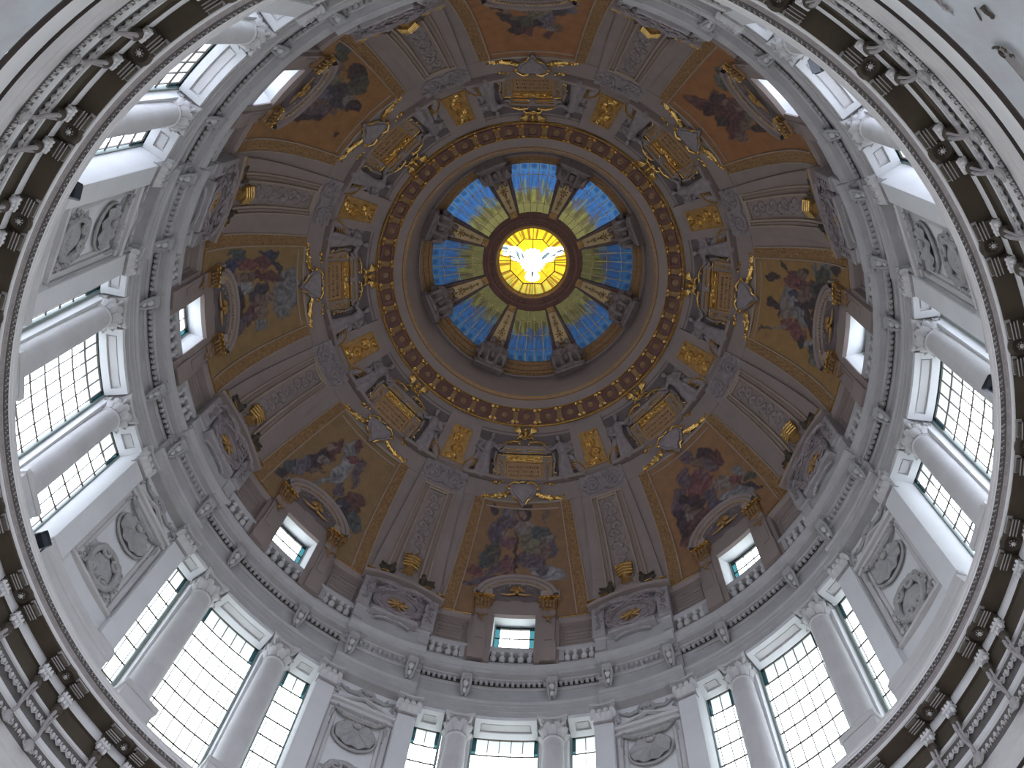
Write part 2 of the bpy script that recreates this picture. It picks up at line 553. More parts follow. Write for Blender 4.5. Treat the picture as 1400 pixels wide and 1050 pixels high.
for i in range(384):
    a = i * 360 / 384
    b = MB()
    b.ell((0, 0, 0), (0.085, 0.13, 0.08), 6, 4)
    b.tube([(-0.11, 0.14, 0), (-0.115, -0.05, 0.03), (0, -0.2, 0.05), (0.115, -0.05, 0.03), (0.11, 0.14, 0)], 0.022, 4, False)
    m.join(b, frame_wall(15.60, a, 29.42))
tag(m.build('egg_band', STONE, g), kind='stuff')
m = MB()
for i in range(480):
    a = i * 360 / 480
    b = MB(); b.ell((0, 0, 0), (0.07, 0.10, 0.07), 6, 3); b.gem((0.1, -0.02, -0.02), (0.03, 0.13, 0.03)); m.join(b, frame_wall(15.63, a, 28.43))
tag(m.build('bead_band', STONE, g), kind='stuff')

# console brackets (64) and rosettes between the two of a pair (32)
con = MB()
con.bbox(-0.2, 0.2, -0.26, 0.0, 0.0, 0.52, 0.05)
con.tube([(-0.2, -0.15, 0.50), (0.2, -0.15, 0.50)], 0.10, 8)
con.tube([(-0.2, -0.33, 0.10), (0.2, -0.33, 0.10)], 0.13, 8)
ce = MB()
for i, dz in enumerate((0.0, 0.06, 0.12)):
    ce.box(-0.26, 0.26, -0.285, -0.26, 0.50 - 0.09 * i, 0.525 - 0.09 * i)
ce.box(-0.27, 0.27, -0.05, 0.0, 0.44, 0.58)
kn = MB()
for x in (-0.13, 0, 0.13):
    kn.ell((x, -0.40, 0.12), (0.08, 0.18, 0.11), 8, 5)
    kn.ell((x, -0.72, 0.12), (0.075, 0.14, 0.10), 8, 5)
kn.bbox(-0.22, 0.22, -0.60, -0.54, 0.0, 0.26, 0.03)
stp = MB()
stp.tube([(0, -0.8, 0.12), (-0.03, -1.15, 0.2), (-0.08, -1.6, 0.2), (-0.05, -2.1, 0.16), (0.03, -2.5, 0.12), (0.0, -2.75, 0.08)], [0.08, 0.075, 0.06, 0.055, 0.06, 0.07], 8)
stp.tube([(0.08, -0.85, 0.1), (0.08, -1.3, 0.2), (0.03, -1.9, 0.16), (0.03, -2.4, 0.1)], [0.035, 0.04, 0.035, 0.03], 6)
knob = MB(); knob.ell((-0.02, -1.2, 0.14), (0.2, 0.28, 0.16), 8, 6)
lf = MB()
lf.ell((0, -2.95, 0.06), (0.19, 0.24, 0.10), 8, 5)
for s in (-1, 1):
    lf.tube(spiral(0.16 * s, -3.05, 0.12, 1.1, 1.6, s, 0.1, 12), 0.035, 5)
ros = MB()
ros.lathey([(0.0, -0.05), (0.07, -0.09), (0.11, -0.05), (0.13, -0.02), (0.25, -0.07), (0.34, -0.04), (0.36, 0.0)], 20)
rk = MB()
rk.ell((0, -0.13, 0), (0.07, 0.06, 0.07), 8, 6)
for i in range(8):
    t = TAU * i / 8
    rk.gem((0.10 * math.cos(t), -0.10, 0.10 * math.sin(t)), (0.02, 0.02, 0.02))
def vis(R, z, A, margin=30):
    w = Vector(W(R, A, z)) - cam.location
    x, y, f = w.dot(R_), w.dot(U_), w.dot(F_)
    if f <= 0: return False
    px, py = 700 + 1547.13 * x / f, 525 - 1547.13 * y / f
    return -margin < px < 1400 + margin and -margin < py < 1050 + margin
first = None
conangles = [5.625 + 11.25 * k + d for k in range(32) for d in (-2.05, 2.05)]
conangles = [a for a in conangles if vis(15.4, 30.5, a, 80)]
L0 = frame_wall(15.52, 0, 31.14)
cbase = con.build('console', BRONZE, g, smooth=True)
cbase.matrix_world = rz(conangles[0]) @ L0
ce.build('console_cap', RELIEF, cbase)
kn.build('console_scroll', PLASTER, cbase, smooth=True)
s_ = stp.build('ribbon', MEDAL, cbase, smooth=True)
knob.build('dark_berry', BRONZE, cbase, smooth=True)
lf.build('leaf_tassel', RELIEF, cbase, smooth=True)
for a in conangles[1:]:
    c = child_copy(cbase, g)
    c.matrix_local = rz(a) @ L0
rang = [a for a in (5.625 + 11.25 * k for k in range(32)) if vis(15.2, 31.1, a, 60)]
L1 = frame_wall(15.24, 0, 31.13)
rb = ros.build('soffit_rosette', BRONZE, g, smooth=True)
rb.matrix_world = rz(rang[0]) @ L1
rk.build('rosette_boss', STONE, rb, smooth=True)
for a in rang[1:]:
    c = child_copy(rb, g); c.matrix_local = rz(a) @ L1

# ---- gallery floor and drum walls
g = structure('floor_gallery')
MB().rev([(14.5, 31.62), (17.6, 31.62), (17.6, 31.0), (15.6, 31.0)], n=120).build('gallery_slab', STONE, g)
g = structure('wall_drum')
for P in PIERS:
    m = MB()
    m.cbox(15.52, 16.9, 31.6, 42.6, P - 5.5, P + 5.5)
    m.cbox(15.30, 16.9, 31.6, 42.6, P - 8.34, P - 5.3)
    m.cbox(15.30, 16.9, 31.6, 42.6, P + 5.3, P + 8.34)
    m.build('pier_wall', PLASTER, g)
    m = MB()                              # moulded pedestal course
    m.block([(15.2, 31.6), (15.02, 31.6), (15.02, 31.95), (15.08, 32.05), (15.08, 32.15), (15.13, 32.25), (15.13, 33.0), (15.07, 33.05), (15.07, 33.15), (15.0, 33.25), (14.98, 33.4), (15.2, 33.5), (15.6, 33.5), (15.6, 31.6)], P - 8.5, P + 8.5, 12)
    m.build('pedestal_course', STONE, g)
    m = MB()                              # narrow sunk frame lines on the pier
    for s in (-1, 1):
        m.cbox(15.24, 15.31, 34.9, 41.0, P + s * 5.35 - 0.12, P + s * 5.35 + 0.12, 1)
    m.build('pilaster_fillet', STONE, g)
for B in BAYS:
    for s in (-1, 1):
        m = MB()
        m.cbox(16.0, 16.75, 31.6, 42.6, B + s * 7.4 - 2.15, B + s * 7.4 + 2.15, 3)
        m.cbox(15.9, 16.0, 31.6, 42.6, B + s * 7.4 - 1.2, B + s * 7.4 + 1.2, 2)
        m.build('window_pier', PLASTER, g)
        m = MB(); m.cbox(15.62, 16.75, 31.6, 32.1, B + s * 12 - 2.4, B + s * 12 + 2.4, 3); m.build('sill', STONE, g)
    m = MB(); m.cbox(15.62, 16.75, 31.6, 32.1, B - 5.3, B + 5.3, 5); m.build('sill', STONE, g)
    m = MB(); m.cbox(16.3, 17.4, 42.95, 46.2, B - 14.3, B + 14.3, 12); m.build('head_wall', PLASTER, g)

# soffit panels over the windows: a raised frame round a sunk field
def soffit_panel(B, c, hw):
    a0, a1 = B + c - hw, B + c + hw
    m = MB()
    m.cbox(15.36, 16.32, 42.50, 42.58, a0, a1, 4)
    e = 0.55 if hw > 3 else 0.6
    m.cbox(15.36, 15.58, 42.36, 42.50, a0, a1, 4)
    m.cbox(16.02, 16.32, 42.36, 42.50, a0, a1, 4)
    m.cbox(15.58, 16.02, 42.36, 42.50, a0, a0 + e * 1.6, 1)
    m.cbox(15.58, 16.02, 42.36, 42.50, a1 - e * 1.6, a1, 1)
    o = m.build('soffit_panel', PLASTER, g)
    f = MB(); f.cbox(15.66, 15.95, 42.43, 42.50, a0 + e * 2.1, a1 - e * 2.1, 3); f.build('sunk_field', STONE, o)
for B in BAYS:
    for c, hw in ((0, 4.9), (-12, 2.15), (12, 2.15)): soffit_panel(B, c, hw)

# ---- drum windows, each a window of its own with its leaded panes
PANE = {}
def pane_mesh(w, h, m, R=16.46):
    k = (round(w, 3), round(h, 3), m.name, R)
    if k not in PANE:
        PANE[k] = MB().cbox(R, R + 0.02, -h / 2, h / 2, -w / 2, w / 2, 1).mesh('pane', m)
    return PANE[k]
wn = 0
def drum_window(B, c, cols, rows, z0, R=16.46, top=GTEAL, fr=FRAME):
    """cols: list of (az width, border?), rows: list of (height, border?) upwards"""
    global wn
    wn += 1
    w = structure('window_%d' % wn)
    tot = sum(x[0] for x in cols)
    H = sum(x[0] for x in rows)
    bars = MB()
    a = B + c - tot / 2
    simple = (not vis(R, z0 + H, B + c, 200))
    if simple:
        p = link('pane', pane_mesh(tot, H, GCLEAR, R), w); p.matrix_world = rz(B + c) @ Matrix.Translation((0, 0, z0 + H / 2))
    av = a
    for i, (cw, cb) in enumerate(cols):
        z = z0
        for j, (rh, rb_) in enumerate(rows):
            if not simple:
                mm = GCLEAR
                if rb_ and cb: mm = GBLUE
                elif rb_: mm = top
                elif cb == 2: mm = GTEAL if (R < 16 or j > 7) else GCLEAR
                p = link('pane', pane_mesh(cw, rh, mm, R), w)
                p.matrix_world = rz(av + cw / 2) @ Matrix.Translation((0, 0, z + rh / 2))
            z += rh
        av += cw
        if i < len(cols) - 1: bars.cbox(R - 0.03, R + 0.03, z0, z0 + H, av - 0.05, av + 0.05, 1)
    z = z0
    for j, (rh, rb_) in enumerate(rows[:-1]):
        z += rh
        bars.cbox(R - 0.03, R + 0.03, z - 0.016, z + 0.016, a, a + tot, 3)
    bars.build('glazing_bars', LEAD, w)
    f = MB()
    f.cbox(R - 0.1, R + 0.08, z0 - 0.12, z0 + H + 0.12, a - 0.35, a + 0.03, 1)
    f.cbox(R - 0.1, R + 0.08, z0 - 0.12, z0 + H + 0.12, a + tot - 0.03, a + tot + 0.35, 1)
    f.cbox(R - 0.1, R + 0.08, z0 + H - 0.01, z0 + H + 0.14, a - 0.35, a + tot + 0.35, 4)
    f.cbox(R - 0.1, R + 0.08, z0 - 0.14, z0 + 0.01, a - 0.35, a + tot + 0.35, 4)
    f.build('window_frame', fr, w)
    return w
rowsD = [(1.15, 0)] * 9 + [(0.45, 1)]
for B in BAYS:
    drum_window(B, 0, [(0.6, 2)] + [(1.74, 0)] * 5 + [(0.6, 2)], rowsD, 32.15)
    drum_window(B, -12, [(0.45, 2), (1.55, 0), (1.55, 0), (0.45, 2)], rowsD, 32.15)
    drum_window(B, 12, [(0.45, 2), (1.55, 0), (1.55, 0), (0.45, 2)], rowsD, 32.15)

# ---- entablature of the drum
g = structure('trim_2')
def entab(o):
    arch = [(16.3, 42.6), (15.33 - o, 42.58), (15.33 - o, 42.9), (15.29 - o, 42.92), (15.29 - o, 43.25), (15.25 - o, 43.27), (15.25 - o, 43.42), (15.17 - o, 43.5), (15.17 - o, 43.58), (15.40 - o, 43.62), (16.3, 43.62)]
    frz = [(15.40 - o, 43.6), (15.42 - o, 44.75), (16.3, 44.75), (16.3, 43.6)]
    bed = [(16.3, 44.7), (15.37 - o, 44.72), (15.34 - o, 44.80), (15.28 - o, 44.84), (15.28 - o, 45.12), (15.12 - o, 45.15), (15.08 - o, 45.2), (16.3, 45.2)]
    cor = [(16.3, 45.18), (14.84 - o, 45.22), (14.82 - o, 45.45), (14.77 - o, 45.47), (14.74 - o, 45.58), (14.66 - o, 45.68), (14.65 - o, 45.75), (16.3, 46.2)]
    return (('architrave', arch), ('frieze', frz), ('bed_moulding', bed), ('corona', cor))
def both(sec, name, m, par, off=0.22, n=14):
    """a course in sixteen lengths: flush over the bays, breaking forward over the piers"""
    a = MB(); a.block(sec(0), -15.2, 15.2, n)
    b = MB(); b.block(sec(off), 15.2, 29.8, n // 2)
    oa = link(name, a.mesh(name, m, True), par)
    ob = link(name, b.mesh(name, m, True), par)
    for k in range(1, 8):
        for q in (oa, ob):
            c = q.copy(); C.objects.link(c); c.parent = par; c.matrix_local = rz(45 * k)
for i in range(4):
    both(lambda o, i=i: entab(o)[i][1], entab(0)[i][0], ENTAB, g)
m = MB()
for k in range(8):
    a = -14.9
    while a < 14.9:
        if not any(abs(a + 0.24 - q) < 1.15 for q in (-7.3, 7.3)): m.cbox(15.14, 15.3, 44.82, 45.08, a + 45 * k, a + 0.48 + 45 * k, 1)
        a += 0.9
    a = 15.6
    while a < 29.2:
        if not any(abs(a + 0.24 - q) < 1.15 for q in (17.0, 28.0)): m.cbox(14.92, 15.08, 44.82, 45.08, a + 45 * k, a + 0.48 + 45 * k, 1)
        a += 0.9
tag(m.build('dentils', ENTAB, g), kind='stuff')
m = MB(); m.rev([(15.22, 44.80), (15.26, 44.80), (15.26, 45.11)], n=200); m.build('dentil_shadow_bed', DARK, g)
# scrolled brackets with masks on the frieze
br = MB()
br.bbox(-0.27, 0.27, -0.12, 0.0, 0.0, 0.62, 0.04)
br.bbox(-0.22, 0.22, -0.30, -0.12, 0.0, 0.50, 0.05)
br.tube([(-0.2, -0.36, 0.33), (0.2, -0.36, 0.33)], 0.13, 8)
for s in (-1, 1):
    br.tube([(s * 0.18, -0.2, 0.42), (s * 0.2, -0.7, 0.32), (s * 0.15, -1.2, 0.2), (s * 0.06, -1.5, 0.1)], [0.07, 0.07, 0.06, 0.05], 6)
    br.tube(spiral(s * 0.24, -0.25, 0.14, 1.2, 0.0, s, 0.4, 12), 0.04, 5)
msk = MB()
msk.ell((0, -0.72, 0.26), (0.15, 0.2, 0.16), 10, 7)
msk.ell((0, -0.76, 0.40), (0.035, 0.07, 0.05), 6, 4)
msk.ell((0, -1.1, 0.16), (0.12, 0.22, 0.10), 8, 5)
for s in (-1, 1): msk.ell((s * 0.06, -0.68, 0.38), (0.03, 0.02, 0.03), 6, 4)
LB = frame_wall(15.38, 0, 45.30)
LB2 = frame_wall(15.16, 0, 45.30)
bb = br.build('frieze_bracket', RELIEF, g, smooth=True)
bb.matrix_world = rz(7.3) @ LB
msk.build('bracket_mask', STONE, bb, smooth=True)
for k in range(8):
    for a, L in ((7.3, LB), (-7.3, LB), (17.0, LB2), (28.0, LB2)):
        if k == 0 and a == 7.3: continue
        if not vis(15.3, 44.5, a + 45 * k, 60): continue
        c = child_copy(bb, g); c.matrix_local = rz(a + 45 * k) @ L

# ---- parapet with balusters above the drum cornice
g = structure('trim_3')
both(lambda o: [(15.35, 46.15), (14.93 - o, 45.8), (14.93 - o, 46.38), (14.98 - o, 46.42), (15.35, 46.42)], 'parapet_plinth', ENTAB, g)
both(lambda o: [(15.3, 47.42), (14.98 - o, 47.42), (14.9 - o, 47.5), (14.86 - o, 47.66), (14.9 - o, 47.74), (15.3, 47.74)], 'parapet_rail', ENTAB, g)
ded = MB()
for s in (-1, 1):
    ded.cbox(14.92, 15.25, 46.5, 47.5, s * 7.3 - 2.1, s * 7.3 + 2.1, 2)
dd = ded.build('dado', ENTAB, g)
pd = MB()
pd.cbox(14.72, 15.25, 46.5, 47.5, 15.2, 17.2, 2); pd.cbox(14.72, 15.25, 46.5, 47.5, 27.8, 29.8, 2)
pd.cbox(14.78, 15.25, 46.5, 47.5, 17.2, 27.8, 5)
pdo = pd.build('pier_dado', ENTAB, g)
ring_copies(dd, [45 * k for k in range(1, 8)]); ring_copies(pdo, [45 * k for k in range(1, 8)])
ba = MB()
ba.lathey([(0.13, -0.47), (0.13, -0.40), (0.07, -0.36), (0.16, -0.12), (0.155, 0.0), (0.06, 0.22), (0.055, 0.3), (0.11, 0.34), (0.12, 0.4), (0.13, 0.47)], 10)
bme = ba.mesh('baluster', STONE, True)
for k in range(8):
    for a in (-4.6, -3.3, -1.65, 0, 1.65, 3.3, 4.6, -14.3, -12.95, -11.3, -9.9, 9.9, 11.3, 12.95, 14.3):
        if not vis(15, 47, a + 45 * k, 40): continue
        c = link('baluster', bme, g); c.matrix_local = rz(a + 45 * k) @ frame_wall(15.08, 0, 46.98)

# ---- attic wall behind the parapet
g = structure('wall_attic')
at = MB()
for s in (-1, 1):
    at.cbox(15.25, 15.7, 45.9, 50.55, s * 4.3, s * 22.5, 9)
a0 = at.build('attic_wall', RIBS, g)
cap = MB()
for s in (-1, 1):
    cap.block([(15.4, 50.15), (15.0, 50.2), (14.95, 50.32), (14.88, 50.4), (14.86, 50.52), (15.4, 50.6)], s * 8.4, s * 15.2, 4)
cap.block([(15.4, 50.15), (14.8, 50.2), (14.75, 50.32), (14.66, 50.4), (14.64, 50.55), (15.4, 50.6)], 15.2, 29.8, 8)
c0 = cap.build('attic_cornice', RIBS, g)
gl = MB()
for s in (-1, 1): gl.block([(15.0, 50.52), (14.84, 50.52), (14.84, 50.6), (15.0, 50.62)], s * 8.4, s * 15.2, 4)
gl0 = gl.build('gilt_fillet', GOLD, g)
pf = MB()
for s in (-1, 1):                        # sunk panels on the attic wall, drawn by raised ribs
    for z in (47.9, 49.9): pf.cbox(15.19, 15.26, z, z + 0.07, s * 9.2, s * 14.6, 3)
    for a in (9.2, 14.5): pf.cbox(15.19, 15.26, 47.9, 49.97, s * a - 0.08, s * a + 0.08, 1)
    for i in range(5): pf.cbox(15.215, 15.26, 48.2 + 0.33 * i, 48.24 + 0.33 * i, s * 9.6, s * 14.1, 3)
pf0 = pf.build('wall_panel', RIBS, g)
rv = MB()                                 # deep splayed window reveals
for s in (-1, 1):
    rv.add([W(14.85, s * 3.95, 47.0), W(16.0, s * 3.75, 47.0), W(16.0, s * 3.75, 51.6), W(14.85, s * 3.95, 51.6)], [(0, 1, 2, 3)])
rv.add([W(14.85, -3.95, 50.75), W(14.85, 3.95, 50.75), W(15.45, 3.9, 51.2), W(15.45, -3.9, 51.2)], [(0, 1, 2, 3)])
rv.add([W(15.45, -3.9, 51.2), W(15.45, 3.9, 51.2), W(15.45, 3.9, 51.3), W(15.45, -3.9, 51.3)], [(0, 1, 2, 3)])
rv.add([W(15.45, -3.9, 51.3), W(15.45, 3.9, 51.3), W(16.0, 3.8, 51.65), W(16.0, -3.8, 51.65)], [(0, 1, 2, 3)])
rv.add([W(14.9, -3.95, 47.6), W(14.9, 3.95, 47.6), W(16.0, 3.8, 48.0), W(16.0, -3.8, 48.0)], [(0, 1, 2, 3)])
rv0 = rv.build('window_reveal', PLASTER, g)
back = MB()
back.cbox(15.7, 16.1, 46.1, 52.5, 3.9, 41.1, 20); back.cbox(15.9, 16.1, 46.1, 48.0, -3.9, 3.9, 4); back.cbox(15.9, 16.1, 51.6, 53.4, -3.9, 3.9, 4)
bk0 = back.build('outer_wall', PLASTER, g)
for q in (a0, c0, gl0, pf0, rv0, bk0): ring_copies(q, [45 * k for k in range(1, 8)])
for B in BAYS:
    drum_window(B, 0, [(0.85, 2)] + [(1.8, 0)] * 3 + [(0.85, 2)], [(1.3, 0), (1.1, 0), (1.0, 0), (0.4, 1)], 48.0, R=15.92, top=GBLUE)

# ---- dome shell
g = structure('ceiling_dome')
zs = list(np.linspace(50.5, 61.95, 60))
for k in range(8):
    m = MB()
    m.grid([[S(a, z) for z in zs if not (z < 52.2 and abs(a) < 4.3)] if False else [S(a, z) for z in zs] for a in np.linspace(4.2, 40.8, 30)])
    o = link('dome_sector', m.mesh('dome_sector', RIBD, True), g) if k == 0 else None
    if k == 0: d0 = o
m = MB()
z2 = list(np.linspace(52.2, 61.95, 50))
m.grid([[S(a, z) for z in z2] for a in np.linspace(-4.2, 4.2, 8)])
d1 = m.build('dome_sector', RIBD, g, smooth=True)
ring_copies(d0, [45 * k for k in range(1, 8)]); ring_copies(d1, [45 * k for k in range(1, 8)])

def lin(z0, v0, z1, v1): return lambda z: v0 + (v1 - v0) * (z - z0) / (z1 - z0)
# ribs over the piers
rw = lin(50.6, 7.25, 59.4, 6.25)
def edge(s, f, c=22.5): return lambda z: c + s * (f(z) if callable(f) else f)
m = MB()
m.dbox(edge(-1, rw), edge(1, rw), 50.65, 58.30, -0.05, 0.22, n=16, m=6)
rib0 = m.build('rib', RIBS, g)
m = MB()
for s in (-1, 1):
    for f, w_, h in ((4.05, 0.15, 0.35), (3.35, 0.09, 0.30), (2.55, 0.18, 0.42)):
        ff = lin(50.6, f * 1.06, 58.2, f)
        m.dbox(lambda z, ff=ff, s=s: 22.5 + s * ff(z) - w_, lambda z, ff=ff, s=s: 22.5 + s * ff(z) + w_, 51.9, 58.05 if f < 3 else 58.2, 0.2, h, n=12, m=1)
m.dbox(18.5, 26.5, 58.1, 58.2, 0.2, 0.30, 1, 4)
m.dbox(19.9, 25.1, 57.95, 58.05, 0.2, 0.34, 1, 4)
rm = m.build('rib_moulding', RIBM, rib0)
m = MB()
relief_patch(m, lin(51.9, 20.0, 57.9, 20.25), lin(51.9, 25.0, 57.9, 24.75), 51.9, 57.9, 0.10, 0.24, 23, 190, 1.25)
lp = m.build('rib_arabesque', FIGS, rib0, smooth=True)
m = MB()
m.dbox(edge(-1, 6.35), edge(1, 6.35), 58.3, 59.42, -0.05, 0.16, n=3, m=6)
fb0 = m.build('frieze_block', FIGS, g)
m = MB()
for s in (-1, 1):                         # two confronted scrolls with leaves
    L = frame_dome(22.5, 58.86, 0.2)
    b = MB()
    b.tube(spiral(s * 0.62, 0, 0.42, 1.7, 0, s, 0.0, 26), [0.085 - 0.002 * i for i in range(26)], 6)
    b.tube([(0, -0.35, 0), (s * 0.3, -0.5, 0.02), (s * 0.9, -0.45, 0.02), (s * 1.2, -0.1, 0)], 0.06, 6)
    leafy(b, [(s * 0.1, 0.3, 0), (s * 0.5, 0.45, 0), (s * 1.15, 0.3, 0)], 0.2, 12, 5 + s)
    leafy(b, [(s * 0.1, -0.4, 0), (s * 0.7, -0.4, 0), (s * 1.2, -0.2, 0)], 0.18, 10, 9 + s)
    m.join(b, L)
m.build('acanthus_scroll', FIGS, fb0, smooth=True)
m = MB()
m.dbox(edge(-1, 6.25), edge(1, 6.25), 59.5, 61.72, -0.05, 0.2, n=5, m=6)
up0 = m.build('upper_rib', RIBS, g)
m = MB(); m.dbox(edge(-1, 3.45), edge(1, 3.45), 59.72, 61.3, 0.18, 0.225, 3, 3)
ug = m.build('gilt_panel', DGOLD, up0)
m = MB()
relief_patch(m, 19.6, 25.4, 59.8, 61.22, 0.2, 0.16, 25, 40, 0.8, 0.5)
m.build('gilt_arabesque', GOLD, up0, smooth=True)
m = MB()
for s in (-1, 1): m.dbox(22.5 + s * 3.3 - 0.12, 22.5 + s * 3.3 + 0.12, 59.74, 61.28, 0.2, 0.27, 3, 1)
m.dbox(19.2, 25.8, 59.72, 59.79, 0.2, 0.27, 1, 3); m.dbox(19.2, 25.8, 61.22, 61.29, 0.2, 0.27, 1, 3)
m.build('gilt_frame', DGOLD, up0)
for q in (rib0, fb0, up0): ring_copies(q, [45 * k for k in range(1, 8)])
MB().rev([(DR(59.40) - 0.0, 59.38), (DR(59.4) - 0.32, 59.30), (DR(59.45) - 0.34, 59.42), (DR(59.5), 59.55)], n=160).build('mid_cornice', RIBS, g)

# gold-brown borders round the paintings (two sides, top) with a thin light fillet
pw = lin(50.6, 11.9, 58.45, 10.25)
bw = lin(50.6, 14.5, 58.45, 12.9)
m = MB()
for s in (-1, 1):
    m.dbox(lambda z: s * pw(z), lambda z: s * bw(z), 50.65, 58.5, -0.02, 0.07, n=14, m=2)
bd0 = m.build('border', BORD, g)
m = MB()
for s in (-1, 1):
    m.dbox(lambda z: s * pw(z) - 0.13, lambda z: s * pw(z) + 0.13, 50.65, 58.4, 0.0, 0.13, n=14, m=1)
    m.dbox(lambda z: s * bw(z) - 0.12, lambda z: s * bw(z) + 0.12, 50.65, 58.4, 0.0, 0.12, n=14, m=1)
m.dbox(-10.3, 10.3, 58.4, 58.5, 0, 0.13, 1, 10)
m.dbox(-9.5, 9.5, 58.1, 58.16, 0, 0.08, 1, 10)
m.build('border_fillet', RIBM, bd0)
m = MB()
P = []
for s in (-1, 1):
    for i in range(46):
        z = 50.9 + i * 0.165
        for j in range(3):
            a = s * (pw(z) + (bw(z) - pw(z)) * (0.22 + 0.28 * j + 0.06 * math.sin(i * 2 + j)))
            b = MB(); b.gem((0, 0, 0), (0.10, 0.07, 0.05), Matrix.Rotation(i * 1.1 + j, 3, 'Z')); m.join(b, frame_dome(a, z, 0.08))
tag(m.build('border_foliage', BORD, bd0), kind='stuff')
m = MB()
for s in (-1, 1):
    m.dbox(lambda z: s * bw(z), lambda z: s * (22.5 - rw(z)), 50.65, 58.5, -0.03, 0.02, n=12, m=1)
m.dbox(-16.2, 16.2, 58.5, 59.36, -0.03, 0.04, 2, 12)
m.build('plain_strip', RIBS, bd0)
ring_copies(bd0, [45 * k for k in range(1, 8)])

# ---- coffered ring under the lantern
g = structure('ceiling_ring')
ringm([(9.06, 61.50), (8.95, 61.62), (8.62, 61.86), (8.60, 61.80)], 'pale_band', RIBS, g)
m = MB(); m.rev([(8.60, 61.80), (8.52, 61.74), (8.46, 61.80), (8.45, 61.90)], n=200); m.build('gilt_torus', GOLD, g, smooth=True)
ringm([(8.45, 61.90), (7.75, 62.38)], 'coffer_band', REDB, g)
ringm([(7.75, 62.38), (7.70, 62.33), (7.66, 62.38), (7.66, 62.43)], 'gilt_fillet', GOLD, g)
ringm([(7.66, 62.43), (7.2, 62.50)], 'pale_band', RIBS, g)
ringm([(7.2, 62.50), (7.16, 62.46), (7.13, 62.52)], 'gilt_fillet', GOLD, g)
ringm([(7.13, 62.52), (7.06, 62.53)], 'pale_fillet', RIBS, g)
ringm([(7.06, 62.53), (7.02, 62.50), (6.99, 62.56), (6.99, 62.65)], 'gilt_fillet', DGOLD, g)
Lc = None
def frame_ring(a, R, z, slope):          # frame on the inclined coffer band
    A = rad(a)
    n = Vector((slope[1], slope[0])).normalized()   # (R, z) normal
    n = Vector((-0.565, -0.825))
    X = Vector((-math.sin(A), -math.cos(A), 0)); Z = Vector((n.x * math.cos(A), -n.x * math.sin(A), n.y)); Y = Z.cross(X)
    o = W(R, a, z)
    return Matrix(((X.x, Y.x, Z.x, o[0]), (X.y, Y.y, Z.y, o[1]), (X.z, Y.z, Z.z, o[2]), (0, 0, 0, 1)))
Lc = frame_ring(0, 8.10, 62.14, (1, 1))
cf = MB()                                # coffer: raised frame, sunk floor
o_, i_ = 0.36, 0.27
for (x0, x1, y0, y1) in ((-o_, o_, i_, o_), (-o_, o_, -o_, -i_), (-o_, -i_, -i_, i_), (i_, o_, -i_, i_)): cf.box(x0, x1, y0, y1, 0.0, 0.09)
cf.box(-i_, i_, -i_, i_, -0.01, 0.012)
co0 = cf.build('coffer', REDB, g); co0.matrix_world = Lc
r = MB()
r.lathez([(0.0, 0.02), (0.075, 0.025), (0.09, 0.09), (0.13, 0.11), (0.165, 0.08), (0.18, 0.012)], 14)
r.build('coffer_rosette', DGOLD, co0, smooth=True)
r = MB()
r.ell((0, 0, 0.03), (0.06, 0.06, 0.05), 8, 5)
for i in range(8): r.gem((0.13 * math.cos(i * TAU / 8), 0.13 * math.sin(i * TAU / 8), 0.11), (0.03, 0.03, 0.03))
r.build('rosette_boss', FIGS, co0, smooth=True)
for k in range(1, 40):
    c = child_copy(co0, g); c.matrix_local = rz(9 * k) @ Lc
gb = MB()                                # gilt bracket between two coffers
gb.bbox(-0.15, 0.15, -0.30, 0.28, 0, 0.10, 0.03)
gbo = gb.build('coffer_bracket', BORD, g); gbo.matrix_world = rz(4.5) @ Lc
r = MB()
for y, sc in ((0.34, 1.0), (-0.36, 1.1)):
    for s in (-1, 1):
        r.tube(spiral(s * 0.12, y, 0.08 * sc, 1.2, 0, s, 0.12, 10), 0.03, 5)
    r.gem((0, y, 0.14), (0.07, 0.07, 0.06)); r.box(-0.22, 0.22, y - 0.03, y + 0.03, 0.04, 0.12)
r.build('bracket_scroll', GOLD, gbo, smooth=True)
for k in range(1, 40):
    c = child_copy(gbo, g); c.matrix_local = rz(4.5 + 9 * k) @ Lc

# ---- lantern drum
g = structure('ceiling_lantern')
ringm([(6.99, 62.65), (6.85, 63.6), (6.72, 65.05)], 'lantern_wall', RIBS, g)
ringm([(6.72, 65.05), (6.6, 65.08), (6.58, 65.2), (6.62, 65.3)], 'rim', RIBD, g)
ringm([(6.62, 65.3), (6.58, 66.1)], 'frieze_ground', RIBD, g)
ringm([(6.58, 66.1), (6.45, 66.15), (6.42, 66.3), (6.2, 66.4), (6.15, 66.5), (5.97, 66.54), (5.97, 66.7), (6.3, 66.8)], 'cornice', BORD, g)
ringm([(6.68, 65.25), (6.5, 65.28), (6.5, 65.34), (6.6, 65.36)], 'thin_fillet', RIBS, g)
fz = MB()
for i in range(9):
    a = -12 + 3.0 * i
    b = MB()
    b.tube(spiral(0, 0, 0.16, 1.3, i, 1 if i % 2 else -1, 0.05, 12), 0.035, 5)
    b.gem((0.16, 0.1, 0.05), (0.1, 0.05, 0.04)); b.gem((-0.16, -0.1, 0.05), (0.1, 0.05, 0.04))
    fz.join(b, frame_wall(6.6, a, 65.75))
fzo = fz.build('gilt_frieze', DGOLD, g, smooth=True)
ring_copies(fzo, [45 * k for k in range(1, 8)])
ringm([(2.75, 67.25), (2.80, 67.26), (3.0, 67.36), (3.02, 67.5), (2.9, 67.6), (2.5, 67.75), (2.02, 67.75)], 'oculus_outer_moulding', REDB, g)

